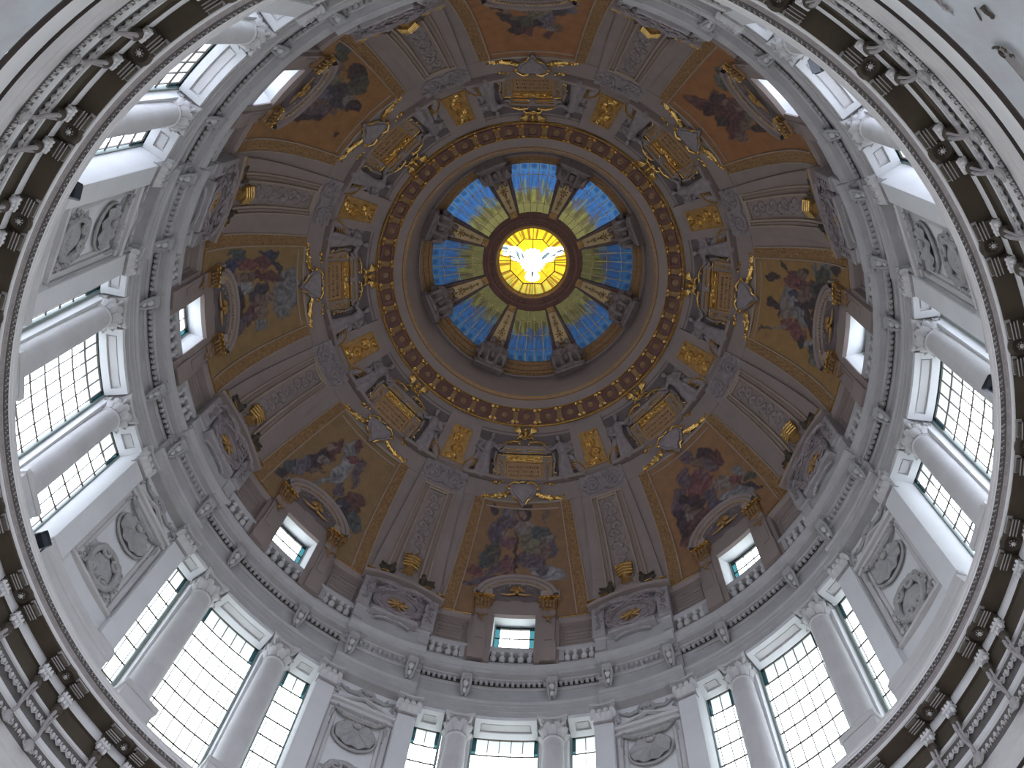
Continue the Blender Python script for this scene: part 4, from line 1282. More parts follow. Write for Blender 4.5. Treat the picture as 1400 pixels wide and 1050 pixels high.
FIG={
-90:[(-1.25,56.6,1.8,0.1,0.1,-1.3,'v2'),(-0.74,57.42,1.6,-0.2,-0.3,-3.1,'v3'),(-0.67,57.92,2.1,0.1,0.1,-3.1,'v1'),(-0.67,56.18,2.2,0.1,0.1,-3.1,'r2'),(-1.52,55.36,2.2,-0.4,-0.3,-1.2,'g1'),(-1.89,54.92,2.8,0.2,0.3,-1.7,'b1'),(-2.33,54.06,2.2,0.2,0.6,-2.7,'r1'),(-1.31,54.44,0.9,0.8,3.8,-2.9,'v3'),(0.21,57.92,2.4,0.1,0.0,-2.5,'v4'),(0.06,57.9,5.5,0.3,0.5,-4.5,'s1'),(-0.88,56.7,4.3,0.3,0.3,-3.3,'s1'),(-0.57,57.92,6.0,0.3,0.6,-5.0,'s1'),(0.21,56.98,1.8,0.1,0.0,-1.7,'s2'),(0.66,56.06,1.4,-0.4,-0.7,-1.7,'o1'),(1.09,56.76,1.7,-0.2,-0.7,-2.7,'b1'),(1.53,55.76,2.1,-0.2,-0.5,-1.6,'s3'),(1.77,55.96,4.9,0.9,0.2,-1.6,'v2'),(1.28,57.84,9.6,0.3,0.0,-1.9,'s3'),(-0.17,55.4,10.0,0.5,0.0,-0.6,'v4'),(0.16,53.86,1.8,-0.0,-0.5,-7.1,'v4'),(1.57,54.24,1.0,-0.1,-0.7,-2.0,'w1'),(-1.88,53.44,0.9,0.2,1.1,-2.9,'v2'),(-0.63,54.72,2.2,0.1,0.2,-1.8,'r2'),(1.16,54.76,3.2,1.0,0.5,-1.2,'v3'),(0.4,55.16,1.8,0.1,0.0,-2.0,'v3'),(1.45,56.52,3.3,0.1,-0.2,-3.6,'s2'),(-1.51,57.98,5.6,4.0,1.9,-2.8,'v4')],
-135:[(-1.22,56.24,0.1,0.9,2.4,-0.6,'r3'),(-1.46,55.24,0.1,0.9,2.4,-0.5,'v4'),(-2.0,54.14,0.1,1.1,2.9,-0.6,'v1'),(-2.46,53.54,0.1,1.4,4.4,-0.9,'b1'),(-2.56,52.7,2.0,1.3,4.0,-2.5,'b2'),(-1.4,56.56,2.5,2.2,3.1,-2.9,'s1'),(-1.18,55.6,2.0,1.5,2.3,-2.2,'s2'),(-0.34,57.06,-0.4,1.2,2.9,0.4,'w2'),(-0.06,55.92,-0.0,1.0,2.2,-0.0,'w1'),(-0.46,54.8,0.5,0.6,4.1,-2.3,'w2'),(-0.05,56.92,1.7,1.4,4.6,-4.7,'r1'),(-0.22,57.7,4.5,3.8,1.9,-2.0,'r3'),(0.66,56.42,4.3,1.7,0.5,-0.9,'v3'),(1.37,54.88,1.7,-0.1,-0.0,-1.5,'r3'),(0.97,54.28,1.6,1.0,2.3,-2.2,'b2'),(0.94,54.08,4.7,2.7,5.5,-5.2,'w1'),(1.48,53.8,1.6,1.9,1.5,-0.7,'v4'),(2.08,53.9,2.0,1.6,1.2,-0.8,'b1'),(-1.22,54.66,1.5,1.0,4.2,-3.4,'s3'),(0.42,54.94,3.3,0.3,0.4,-1.6,'v2')],
180:[(-1.77,55.08,0.1,0.7,2.9,-0.8,'r1'),(-1.73,56.12,-0.2,1.4,3.4,-0.5,'r3'),(-2.4,53.96,0.2,1.1,4.6,-1.3,'b1'),(-1.89,53.66,-0.2,1.8,2.9,-0.5,'b3'),(-2.01,56.4,0.2,1.5,5.1,-1.5,'b3'),(-1.48,56.86,-2.1,4.7,1.4,0.2,'b2'),(-1.12,54.84,-0.1,0.8,3.9,-0.4,'s3'),(-0.85,56.34,0.1,1.1,3.4,-0.8,'r3'),(0.2,57.44,0.4,1.2,0.7,-0.2,'w2'),(-0.53,54.56,-0.6,1.2,2.5,0.1,'w1'),(-0.35,54.18,0.0,1.9,3.5,-0.7,'v4'),(-0.1,55.8,-0.7,1.1,2.2,0.9,'b2'),(0.47,55.76,-0.6,1.0,1.9,0.7,'s3'),(0.28,56.46,-2.2,4.0,2.5,0.6,'s1'),(0.92,55.1,-0.8,1.0,2.2,0.6,'r3'),(0.88,55.86,0.3,2.1,3.8,-0.8,'s1'),(0.39,54.12,1.3,1.8,1.1,-0.5,'v4'),(1.22,54.38,-0.9,0.9,2.9,1.5,'v3'),(1.52,55.76,-0.4,1.9,3.0,0.3,'w2'),(-0.58,57.14,0.7,2.3,6.7,-2.2,'r3')],
135:[(-2.74,52.28,-1.9,0.9,1.6,0.5,'b1'),(-2.28,53.14,-2.2,1.0,2.4,0.8,'g1'),(-1.7,53.56,-1.5,0.9,2.1,0.9,'s3'),(-1.84,55.46,-2.2,0.7,0.2,0.9,'v4'),(-1.47,56.22,-1.6,0.7,0.8,1.5,'g1'),(-1.05,54.08,-1.8,0.4,0.0,1.4,'v2'),(-1.13,54.74,-1.9,1.3,3.1,1.3,'o1'),(-0.32,54.52,-1.7,0.5,0.8,1.5,'b2'),(-0.47,55.84,-1.2,1.0,1.0,0.5,'b2'),(-0.59,56.56,-2.5,2.1,2.0,1.2,'s2'),(-0.42,57.1,-2.4,2.0,2.4,1.3,'v4'),(0.3,54.74,-1.5,0.5,0.8,1.2,'s3'),(0.88,54.24,-1.9,0.5,0.5,1.6,'v2'),(0.72,55.56,-1.0,0.7,1.9,1.4,'v3'),(1.22,55.04,-0.7,0.6,3.8,1.4,'v4'),(1.63,53.68,-1.5,0.7,2.8,2.2,'v4'),(-0.14,55.04,-2.2,1.5,2.2,0.8,'v1'),(0.41,56.58,-4.7,4.5,3.7,2.0,'s3'),(1.12,57.44,-4.6,4.9,5.3,2.6,'v4')],
90:[(1.56,54.12,-1.7,0.4,1.4,1.3,'v4'),(1.0,54.04,-2.0,0.1,0.1,1.2,'o1'),(0.41,54.36,-2.6,0.1,0.0,1.5,'s2'),(-0.15,54.16,-2.6,0.1,-0.2,1.5,'r3'),(1.07,55.58,-1.3,0.6,2.3,1.7,'v4'),(0.6,56.3,-2.3,0.6,0.7,1.2,'v4'),(0.15,55.88,-2.1,0.0,-0.1,1.6,'g1'),(-0.4,54.92,-1.6,0.0,-0.2,1.1,'o1'),(-0.78,55.74,-1.8,-0.4,-1.4,1.4,'v1'),(-1.35,54.36,-2.9,-0.0,-0.3,1.1,'b2'),(-1.83,54.3,-2.9,-0.0,-0.5,1.5,'v1'),(0.25,56.58,-2.5,0.1,0.0,2.6,'r3'),(-0.83,56.44,-3.1,-0.5,-3.5,6.6,'s2'),(-0.83,56.88,-4.0,0.0,-0.4,2.8,'r3'),(-1.28,56.3,-3.7,-0.0,-0.7,3.1,'s3'),(1.16,54.78,-4.6,0.2,0.2,2.6,'s1'),(-0.25,56.08,-4.5,0.1,-0.3,3.1,'v4'),(0.76,55.62,-3.8,0.1,0.3,3.3,'s3')],
45:[(1.55,53.78,-1.4,-0.8,-1.5,0.4,'g2'),(1.18,54.16,-2.0,-1.3,-2.4,0.9,'g1'),(2.04,53.38,-4.2,-0.9,-0.6,1.1,'g1'),(0.84,53.9,-2.3,-1.4,-2.6,0.8,'v4'),(0.84,55.8,-1.7,-1.4,-2.2,0.8,'v4'),(1.04,56.96,-1.0,-0.4,-1.4,2.3,'r3'),(0.57,56.9,-1.9,-1.5,-2.4,1.2,'v4'),(0.22,55.72,-0.8,-0.7,-1.6,0.5,'r3'),(-0.23,54.78,-1.6,-0.6,-1.1,0.8,'s3'),(-0.5,55.7,-0.9,-0.9,-1.8,0.5,'r3'),(-0.67,54.34,-2.1,-0.8,-1.5,1.0,'o1'),(-0.21,56.84,-2.3,-1.9,-3.0,1.4,'v4'),(-0.9,56.54,-1.7,-1.6,-1.4,0.6,'r3'),(-1.0,55.58,-1.8,-1.6,-2.9,0.8,'s3'),(-1.35,56.38,-1.9,-2.0,-3.4,1.4,'s3'),(-1.49,54.28,-1.0,-0.5,-4.1,1.7,'v4'),(0.61,55.64,-3.6,-2.6,-5.2,1.8,'s1'),(-0.07,55.06,-3.6,-2.5,-4.6,1.4,'s1'),(-0.98,54.0,-2.1,-1.5,-2.8,0.7,'g1')],
0:[(1.97,56.64,6.6,-8.5,-1.8,-1.1,'v4'),(1.7,55.98,0.0,-1.7,-3.6,-0.7,'r3'),(1.86,55.48,-0.2,-2.2,-4.5,-0.9,'s3'),(2.14,55.18,3.1,-5.0,-5.0,-1.9,'v4'),(1.35,56.06,-0.5,-1.3,-3.4,0.1,'r1'),(0.69,56.48,0.1,-2.4,-2.9,-0.6,'w2'),(0.78,56.06,0.3,-3.1,-4.4,-1.0,'b3'),(0.0,56.5,0.2,-1.7,-1.6,-0.4,'s2'),(0.34,56.02,0.2,-2.7,-3.5,-0.8,'w1'),(1.43,55.14,0.0,-1.2,-3.6,-0.7,'r3'),(0.91,54.94,0.0,-1.0,-2.0,-0.4,'s3'),(2.39,53.62,-0.1,-1.0,-2.3,-0.4,'w2'),(2.1,53.74,-0.1,-1.5,-2.0,-0.4,'g1'),(2.69,52.3,-0.3,-1.5,-3.2,-0.6,'v4'),(1.31,54.4,0.0,-1.9,-2.3,-0.5,'g1'),(1.4,53.7,0.1,-1.1,-2.7,-0.6,'v4'),(0.54,54.64,0.6,-0.7,-3.3,-1.5,'v4'),(-0.03,57.4,0.3,-2.2,-3.5,-0.8,'v4'),(-0.34,56.98,2.1,-12.0,-2.1,-0.5,'v4'),(0.18,55.72,0.2,-2.7,-3.5,-0.8,'v4'),(-0.3,55.38,2.1,-1.3,-1.3,-0.8,'w2'),(-0.39,54.78,2.4,-3.1,-1.1,-0.5,'v4'),(-0.11,54.1,0.4,-1.8,-1.6,-0.4,'v4'),(-0.84,56.16,0.4,-1.6,-2.9,-0.7,'r1'),(-1.12,55.46,-1.1,-1.2,-2.5,0.7,'r1'),(-1.07,56.86,1.3,-1.5,-10.1,-4.8,'s2'),(-1.39,57.62,0.5,-2.2,-10.6,-2.0,'g1'),(-1.49,57.98,3.5,-11.6,-4.7,-1.2,'v4'),(-1.48,55.06,1.3,-3.5,-2.9,-0.7,'v4'),(-1.39,54.52,0.7,-2.4,-4.4,-1.2,'w1'),(-1.64,54.16,0.7,-2.3,-3.0,-0.8,'b2'),(-2.03,53.74,0.6,-1.5,-2.9,-0.8,'g2'),(-1.35,53.72,3.0,-2.6,-1.5,-0.6,'v4'),(1.34,57.46,0.0,-2.6,-6.9,-1.4,'v4'),(-0.79,54.14,0.7,-2.8,-2.2,-0.6,'r3')],
-45:[(0.08,57.74,1.3,-1.9,-2.7,-1.6,'v3'),(1.0,57.16,1.6,-1.1,-1.6,-1.7,'v4'),(1.4,56.6,3.2,0.3,-0.2,-1.6,'r3'),(0.42,57.08,0.8,-1.3,-2.8,-1.7,'s3'),(0.88,56.5,0.6,-1.6,-3.1,-1.3,'v3'),(-0.21,56.12,1.0,-0.6,-0.8,-1.0,'r1'),(0.19,56.36,1.7,-1.1,-2.1,-2.4,'r2'),(-0.68,56.92,2.1,-1.3,-1.0,-1.2,'v3'),(-1.58,55.8,2.2,-1.0,-0.7,-0.9,'v3'),(-1.03,55.52,1.2,-0.5,-1.6,-1.7,'v4'),(-1.02,54.84,1.0,-0.7,-2.9,-2.3,'s3'),(-1.57,54.46,3.3,-0.9,-0.7,-1.3,'s2'),(-0.74,54.3,1.8,0.0,-0.4,-2.1,'r3'),(-1.36,53.92,1.8,-0.2,-0.6,-1.6,'r3'),(-1.92,53.66,1.3,-1.1,-1.3,-0.6,'r3'),(-2.01,54.64,3.1,-0.6,-0.4,-1.0,'v4'),(0.98,55.16,1.8,-0.3,-1.1,-1.9,'s2'),(0.47,55.22,3.0,-1.5,-2.7,-2.5,'s1'),(0.99,54.08,1.5,-0.2,-1.4,-2.4,'w1'),(1.76,53.62,1.2,-0.2,-1.8,-1.9,'w2'),(1.64,54.6,1.9,-1.2,-4.8,-4.2,'r1'),(2.19,53.58,0.8,-0.6,-7.8,-4.5,'v4'),(0.26,54.08,1.7,-0.3,-1.3,-2.7,'b3'),(2.37,54.04,2.2,-1.3,-3.5,-2.9,'g1'),(-0.03,54.96,2.1,-1.0,-1.5,-1.5,'v2'),(1.98,54.9,0.6,-1.8,-4.0,-1.4,'w2'),(-0.04,54.3,2.1,-1.0,-2.1,-2.1,'v2')],
}

import mathutils.noise as mn
def paint(B):
    nu, nv = 110, 130
    zz = np.linspace(50.7, 58.42, nv)
    rows = FIG[B]
    P = []; cols = []
    gold = np.array(GR[B])
    X = np.zeros((nv, nu)); Z = np.zeros((nv, nu))
    for i, z in enumerate(zz):
        R = DR(z); w = pw(z)
        aa = np.linspace(-w, w, nu)
        X[i] = np.radians(aa) * R; Z[i] = z
        P.append([S(a, z, 0.03) for a in aa])
    N1 = np.zeros_like(X); N2 = np.zeros_like(X); N3 = np.zeros_like(X); N4 = np.zeros_like(X)
    for i in range(nv):
        for j in range(nu):
            p = Vector((X[i, j] * 2.2, Z[i, j] * 2.2, B * 1.7))
            N1[i, j] = mn.noise(p); N2[i, j] = mn.noise(p + Vector((31, 7, 3))); N3[i, j] = mn.noise(p * 3.1); N4[i, j] = mn.noise(p * 2.9 + Vector((3, 9, 1)))
    col = np.ones((nv, nu, 3)) * gold
    col *= (1 + 0.16 * N1 + 0.10 * N3)[..., None]
    Xw = X + 0.24 * N1 + 0.075 * N3; Zw = Z + 0.24 * N2 + 0.07 * N4
    for k, (cx, cz, a, b, c, d, pc) in enumerate(rows):
        # rows hold the inverse of the ellipse matrix
        u = a * (Xw - cx) + b * (Zw - cz); v = c * (Xw - cx) + d * (Zw - cz)
        q = u * u + v * v
        al = np.clip((1.12 - q) / 0.28, 0, 1) * 0.94
        pcl = np.array(PAL[pc])
        fold = 1 + 0.34 * np.sin(u * 6 + v * 4 + N2 * 7 + k * 1.7) * (0.7 + 0.5 * N1) + 0.3 * N3 + 0.2 * N4
        sh = pcl[None, None, :] * fold[..., None]
        edge_ = np.clip(1 - np.abs(q - 0.92) / 0.14, 0, 1) * 0.35
        col = col * (1 - al[..., None]) + sh * al[..., None] * (1 - edge_[..., None])
    m = MB(); m.grid(P)
    m.c = np.concatenate([col.reshape(-1, 3), np.ones((nv * nu, 1))], 1)
    return m
for B in BAYS:
    L = frame_dome(0, 55, 0)
    t = thing('ceiling_mosaic', PLAB[B][0], 'mosaic', L, B, 'mosaics between the dome ribs')
    paint(B).build('picture_field', PAINT, t, smooth=True, L=L)

# ---- window hoods of the attic: two pilasters, capitals, arched pediment, gilt beads and shell
La = frame_wall(14.9, 0, 47.6)
lab = lambda B: 'arched hood with gilt capitals around the %s attic window' % BN[B]
t = thing('window_hood', lab(0), 'window surround', La, 0, 'arched hoods of the attic windows')
for s in (-1, 1):
    m = MB(); m.cbox(14.72, 15.3, 46.2, 51.1, s * 5.25, s * 7.75, 2)
    m.cbox(14.66, 15.3, 46.2, 47.9, s * 5.0, s * 8.0, 2); m.cbox(14.68, 14.75, 48.1, 49.9, s * 5.75, s * 7.25, 1)
    p_ = m.build('pilaster', RIBS, t, L=La)
    m = MB(); m.cbox(14.78, 15.4, 46.2, 52.1, s * 3.95, s * 5.3, 2); m.cbox(14.9, 15.4, 46.2, 51.6, s * 7.7, s * 8.5, 1); m.build('jamb', RIBS, t, L=La)
    c = MB()
    Fc = frame_wall(14.70, s * 6.5, 51.1)
    b = MB()
    b.prism([(-0.34, 0), (0.34, 0), (0.44, 0.9), (-0.44, 0.9)], -0.2, 0.1)
    for i in range(4):
        for j in range(2):
            b.ell((-0.27 + 0.18 * i, 0.2 + 0.32 * j, 0.16 + 0.05 * j), (0.085, 0.19, 0.07), 6, 5)
    for q in (-1, 1): b.tube(spiral(q * 0.36, 0.78, 0.14, 1.3, 0, q, 0.18, 14), 0.04, 5)
    c.join(b, Fc); c.build('capital', BORD, p_, smooth=True, L=La)
    b = MB(); b.box(-0.55, 0.55, 0.92, 1.0, -0.2, 0.32)
    for i in range(5): b.ell((-0.44 + 0.22 * i, 0.9, 0.30), (0.07, 0.05, 0.05), 6, 4)
    c = MB().join(b, Fc); c.build('capital_beads', GOLD, p_, L=La)
    b = MB(); b.tube([(-0.3, -0.7, 0.06), (0, -0.95, 0.12), (0.3, -0.7, 0.06)], 0.05, 5); leafy(b, [(0, -0.3, 0.08), (0, -1.5, 0.06)], 0.13, 14, 3)
    c = MB().join(b, Fc); c.build('festoon', BORD, p_, L=La)
    m = MB(); m.block([(15.3, 52.05), (14.45, 52.05), (14.38, 52.2), (14.3, 52.3), (14.28, 52.42), (14.9, 52.5), (15.3, 52.5)], s * 4.9, s * 8.75, 2); m.build('entablature_block', RIBS, t, L=La)
def arcpt(r, q, zc=51.95, h=0.0, sq=0.80):   # circle laid on the dome surface, q from 0 to pi
    z = zc + sq * r * math.sin(q)
    return S(math.degrees(r * math.cos(q) / 14.6), z, h)
qs = np.linspace(0.08, math.pi - 0.08, 29)
prof = [(1.62, 0.0), (1.62, 0.26), (1.70, 0.30), (1.74, 0.40), (1.92, 0.42), (1.95, 0.52), (2.12, 0.55), (2.16, 0.4), (2.18, 0.0)]
m = MB(); m.grid([[arcpt(r, q, h=h) for r, h in prof] for q in qs]); m.build('arched_pediment', RIBS, t, smooth=True, L=La)
m = MB()
for q in np.linspace(0.25, math.pi - 0.25, 27): m.ell(arcpt(1.70, q, h=0.40), (0.045, 0.045, 0.045), 6, 4)
m.build('gilt_beads', GOLD, t, L=La)
m = MB()
m.grid([[arcpt(r, q, h=h) for r, h in ((0.02, 0.05), (0.8, 0.07), (1.62, 0.08))] for q in qs]); m.build('tympanum', RIBD, t, L=La)
m = MB(); Fo = frame_dome(0, 52.5, 0.22)
b = MB(); b.ell((0, 0.05, 0.05), (0.13, 0.17, 0.14), 8, 6)
for i in range(9):
    q = math.pi * i / 8; b.ell((0.24 * math.cos(q), 0.2 + 0.28 * math.sin(q), 0.03), (0.16, 0.05, 0.05), 6, 4, Matrix.Rotation(q, 3, 'Z'))
for s in (-1, 1): b.tube([(s * 0.1, -0.05, 0), (s * 0.5, -0.14, 0.02), (s * 0.85, -0.05, 0)], [0.07, 0.05, 0.02], 6)
m.join(b, Fo); m.build('gilt_shell', DGOLD, t, smooth=True, L=La)
b = MB(); leafy(b, [(-0.9, 0.15, 0), (-0.4, 0.65, 0), (0, 0.8, 0), (0.4, 0.65, 0), (0.9, 0.15, 0)], 0.14, 26, 3); m = MB().join(b, Fo); m.build('tympanum_foliage', FIGS, t, L=La)
m = MB()
m.add([W(14.84, -4.2, 50.72), W(14.84, 4.2, 50.72), W(14.72, 4.6, 52.1), W(14.72, -4.6, 52.1)], [(0, 1, 2, 3)])
m.cbox(14.70, 14.9, 50.62, 50.78, -4.2, 4.2, 3); m.build('lintel', RIBS, t, L=La)
for B in BAYS[1:]: copy_thing(t, B, lab(B))

# ---- wreath medallions over the piers, crowned by gilded vases
Lm = frame_wall(14.62, 22.5, 48.3)
lab = lambda P: 'wreath medallion with gilded vase between the %s bays' % PN[P]
def t0(P): return P - 22.5
t = thing('wreath_medallion', lab(22.5), 'medallion', Lm, 0, 'wreath medallions of the attic piers')
m = MB()
hw = 1.95
m.bbox(-hw, hw, -0.75, 2.1, -0.5, 0.0, 0.04)
for s in (-1, 1): m.bbox(min(s * 1.3, s * 1.95), max(s * 1.3, s * 1.95), -0.75, 1.95, -0.1, 0.2, 0.04)
m.bbox(-1.15, 1.15, -1.0, -0.68, -0.2, 0.3, 0.05)
m.build('pier_block', MEDAL, t)
m = MB(); m.tube([(1.12 * math.cos(q), 0.35 + 1.12 * math.sin(q), 0.16) for q in np.linspace(0, TAU, 33)], 0.17, 8, False)
rnd = random.Random(5)
for i in range(90):
    q = TAU * i / 90; rr = 1.12 + rnd.uniform(-0.2, 0.2)
    m.gem((rr * math.cos(q), 0.35 + rr * math.sin(q), 0.28 + rnd.random() * 0.1), (0.16, 0.06, 0.06), Matrix.Rotation(q + 1.57 + rnd.uniform(-.6, .6), 3, 'Z'))
m.build('wreath', FIGS, t)
m = MB(); m.lathez([(0, 0.04), (0.7, 0.06), (0.95, 0.12)], 24, (0, 0.35, 0)); m.build('medallion_field', FIGS, t, smooth=True)
m = MB()
for i in range(8):
    q = TAU * i / 8 + 0.2; m.ell((0.3 * math.cos(q), 0.4 + 0.3 * math.sin(q), 0.14), (0.28, 0.07, 0.06), 8, 4, Matrix.Rotation(q, 3, 'Z'))
m.ell((0, 0.4, 0.2), (0.14, 0.14, 0.08), 8, 5)
m.build('gilt_star', DGOLD, t, smooth=True)
m = MB()
for s in (-1, 1):
    m.tube([(0, 1.75, 0.25), (s * 0.5, 1.55, 0.42), (s * 0.9, 1.7, 0.35), (s * 1.45, 1.6, 0.28), (s * 1.7, 1.2, 0.22)], [0.16, 0.17, 0.13, 0.15, 0.07], 7)
    leafy(m, [(s * 0.3, 1.6, 0.4), (s * 0.9, 1.65, 0.35), (s * 1.6, 1.45, 0.28), (s * 1.6, 0.6, 0.2), (s * 1.6, -0.3, 0.2)], 0.2, 44, 31 + s, 0.6)
m.build('leaf_festoon', FIGS, t)
m = MB()
for a, b_ in zip(np.linspace(-2.1, 2.1, 13)[:-1], np.linspace(-2.1, 2.1, 13)[1:]):
    y0, y1 = 2.05 + 0.45 * (1 - (a / 2.1) ** 2), 2.05 + 0.45 * (1 - (b_ / 2.1) ** 2)
    m.add([(a, y0, -0.4), (b_, y1, -0.4), (b_, y1, 0.35), (a, y0, 0.35), (a, y0 + 0.16, -0.4), (b_, y1 + 0.16, -0.4), (b_, y1 + 0.16, 0.42), (a, y0 + 0.16, 0.42)], [(0, 1, 2, 3), (4, 5, 6, 7), (2, 3, 7, 6), (0, 1, 5, 4)])
m.build('arched_cornice', RIBS, t)
m = MB()
for s in (-1, 1):
    for x0, x1 in ((0.95, 1.35), (1.6, 2.05)):
        y = 2.30 + 0.45 * (1 - ((x0 + x1) / 2 / 2.1) ** 2); m.box(min(s * x0, s * x1), max(s * x0, s * x1), y - 0.03, y + 0.03, 0.36, 0.47)
m.build('gilt_edge', GOLD, t)
ar = MB()
for q0 in np.linspace(0.35, math.pi - 0.35, 9): ar.tube([(0.9 * math.cos(q0), -1.42 + 0.45 * math.sin(q0), 0.02), (0.9 * math.cos(q0 + 0.28), -1.42 + 0.45 * math.sin(q0 + 0.28), 0.02)], 0.07, 5)
ar.build('pedestal_festoon', ENTAB, t)
Fv = frame_dome(22.5, 52.05, 0.3)
m = MB()
b = MB(); b.lathey([(0.0, 0.0), (0.3, 0.02), (0.3, 0.12), (0.14, 0.25), (0.2, 0.4), (0.42, 0.75), (0.45, 0.95), (0.36, 1.0), (0.38, 1.1)], 14); m.join(b, Fv)
m.build('vase', DGOLD, t, smooth=True, L=Lm)
b = MB(); rnd = random.Random(4)
for i in range(5): b.tube([(-0.35 + 0.17 * i, 1.0, 0.1), (-0.4 + 0.2 * i, 1.25 + 0.1 * (i % 2), 0.2), (-0.2 + 0.1 * i, 1.5 + 0.25 * (i % 2), 0.1)], [0.11, 0.09, 0.02], 6)
for y in (0.35, 0.6, 0.85, 1.1): b.tube([(-0.42, y, 0.25), (0, y - 0.1, 0.45), (0.42, y, 0.25)], 0.045, 5)
m = MB().join(b, Fv); m.build('vase_flame', GOLD, t, smooth=True, L=Lm)
eag = fused('bird', [((0.0, 0.3, 0.2), (0.22, 0.3, 0.22)), ((0.05, 0.65, 0.3), (0.12, 0.14, 0.12)), ((-0.1, 0.3, 0.1), (-0.55, 0.7, 0.1), 0.2, 0.08), ((-0.1, 0.2, 0.1), (-0.6, 0.35, 0.1), 0.17, 0.08), ((0.02, 0.62, 0.42), (0.04, 0.04, 0.09)), ((0, 0.05, 0.2), (0.0, -0.15, 0.2), 0.12, 0.08)], 0.05)
dress(eag, BRONZE)
for s, me in ((1, mirrored(eag)), (-1, eag)):
    c = link('bronze_bird', me, t); c.matrix_local = Lm.inverted() @ frame_dome(22.5 + s * 3.4, 51.35, 0.25)
for P in PIERS:
    if P == 22.5: continue
    copy_thing(t, P - 22.5, lab(P))

# ---- columns
SHX = frame_wall(15.88, 0, 33.5)
def cap_mesh(r, H, flat=False, width=None):
    """composite capital: bell, two rows of leaves, volutes, abacus; X right Y up Z forward"""
    a = MB(); b = MB(); v = MB(); ab = MB()
    full = TAU
    if not flat:
        a.lathey([(r, 0), (r * 1.1, 0.03), (r * 1.1, 0.08), (r * 0.98, 0.1), (r * 1.0, H * 0.5), (r * 1.25, H * 0.86)], 20)
        for row, (y0, hh, n, off) in enumerate(((0.08, 0.44, 8, 0), (0.30, 0.50, 8, 0.5))):
            for i in range(n):
                q = TAU * (i + off) / n
                M = Matrix.Rotation(q, 4, 'Y')
                lf = MB()
                P = []
                for (y, z, w) in ((0, 0.0, 0.17), (0.4, 0.05, 0.2), (0.75, 0.16, 0.17), (0.97, 0.34, 0.13), (0.86, 0.52, 0.05)):
                    P.append([(x * w * r * 2.1, y0 + y * hh, r * 1.0 + z * r * 1.1 * (1.0) + (0.06 * (1 - abs(x)))) for x in (-1, -0.5, 0, 0.5, 1)])
                lf.grid(P); b.join(lf, M)
        for i in range(4):
            q = TAU * (i + 0.5) / 4
            M = Matrix.Rotation(q, 4, 'Y')
            vv = MB(); pts = [(0, H * 0.78 + p[1], r * 1.35 + p[0]) for p in spiral(0, 0, 0.17, 1.4, 1.2, 1, 0, 16)]
            vv.tube(pts, 0.065, 6); vv.tube([(0, H * 0.55, r * 1.05), (0, H * 0.8, r * 1.25), (0, H * 0.93, r * 1.5)], 0.06, 6); v.join(vv, M)
        k = r * 1.42
        pts = []
        for i in range(4):
            q = TAU * i / 4
            for (x, z) in ((-1, 0.93), (-0.93, 1), (-0.4, 0.84), (0.4, 0.84), (0.93, 1)):
                pts.append((k * (x * math.cos(q) + z * math.sin(q)), k * (-x * math.sin(q) + z * math.cos(q))))
        n = len(pts)
        ab.add([(x, H * 0.9, z) for x, z in pts] + [(x * 1.04, H, z * 1.04) for x, z in pts], [tuple(range(n)), tuple(range(n, 2 * n))] + [(i, (i + 1) % n, (i + 1) % n + n, i + n) for i in range(n)])
    else:
        w = width / 2
        a.bbox(-w, w, 0, H * 0.9, -0.2, 0.06, 0.02); a.box(-w - 0.03, w + 0.03, 0.0, 0.08, -0.2, 0.12)
        for row, (y0, hh, xs) in enumerate(((0.08, 0.42, (-0.66, 0, 0.66)), (0.32, 0.46, (-1, -0.33, 0.33, 1)))):
            for x_ in xs:
                P = []
                for (y, z, ww) in ((0, 0.04, 0.13), (0.4, 0.08, 0.16), (0.75, 0.14, 0.14), (0.95, 0.24, 0.1), (0.9, 0.33, 0.05)):
                    P.append([(x_ * w + x * ww, y0 + y * hh, z + 0.05 * (1 - abs(x))) for x in (-1, -0.5, 0, 0.5, 1)])
                b.grid(P)
        for s in (-1, 1):
            v.tube(spiral(s * (w + 0.02), H * 0.76, 0.16, 1.4, 0, s, 0.18, 16), 0.06, 6)
        leafy(v, [(-w, H * 0.82, 0.12), (w, H * 0.82, 0.12)], 0.12, 12, 3)
        ab.prism([(-w - 0.14, -0.2), (-w - 0.14, 0.30), (-w * 0.4, 0.22), (w * 0.4, 0.22), (w + 0.14, 0.30), (w + 0.14, -0.2)], 0, 0.12)
        ab.v = [(x, H * 0.9 + z, y) for x, y, z in ab.v]
    return a, b, v, ab
def bay_words(B, s):
    """which of the two, told by where it appears in the picture"""
    if B in (0, 180): up = (s > 0) == (B == 0); return 'upper' if up else 'lower'
    if B in (90, -90): r = (s > 0) == (B == -90); return 'right-hand' if r else 'left-hand'
    pos = math.cos(rad(B + s * 7)) - math.cos(rad(B - s * 7))
    return 'right-hand' if pos > 0 else 'left-hand'
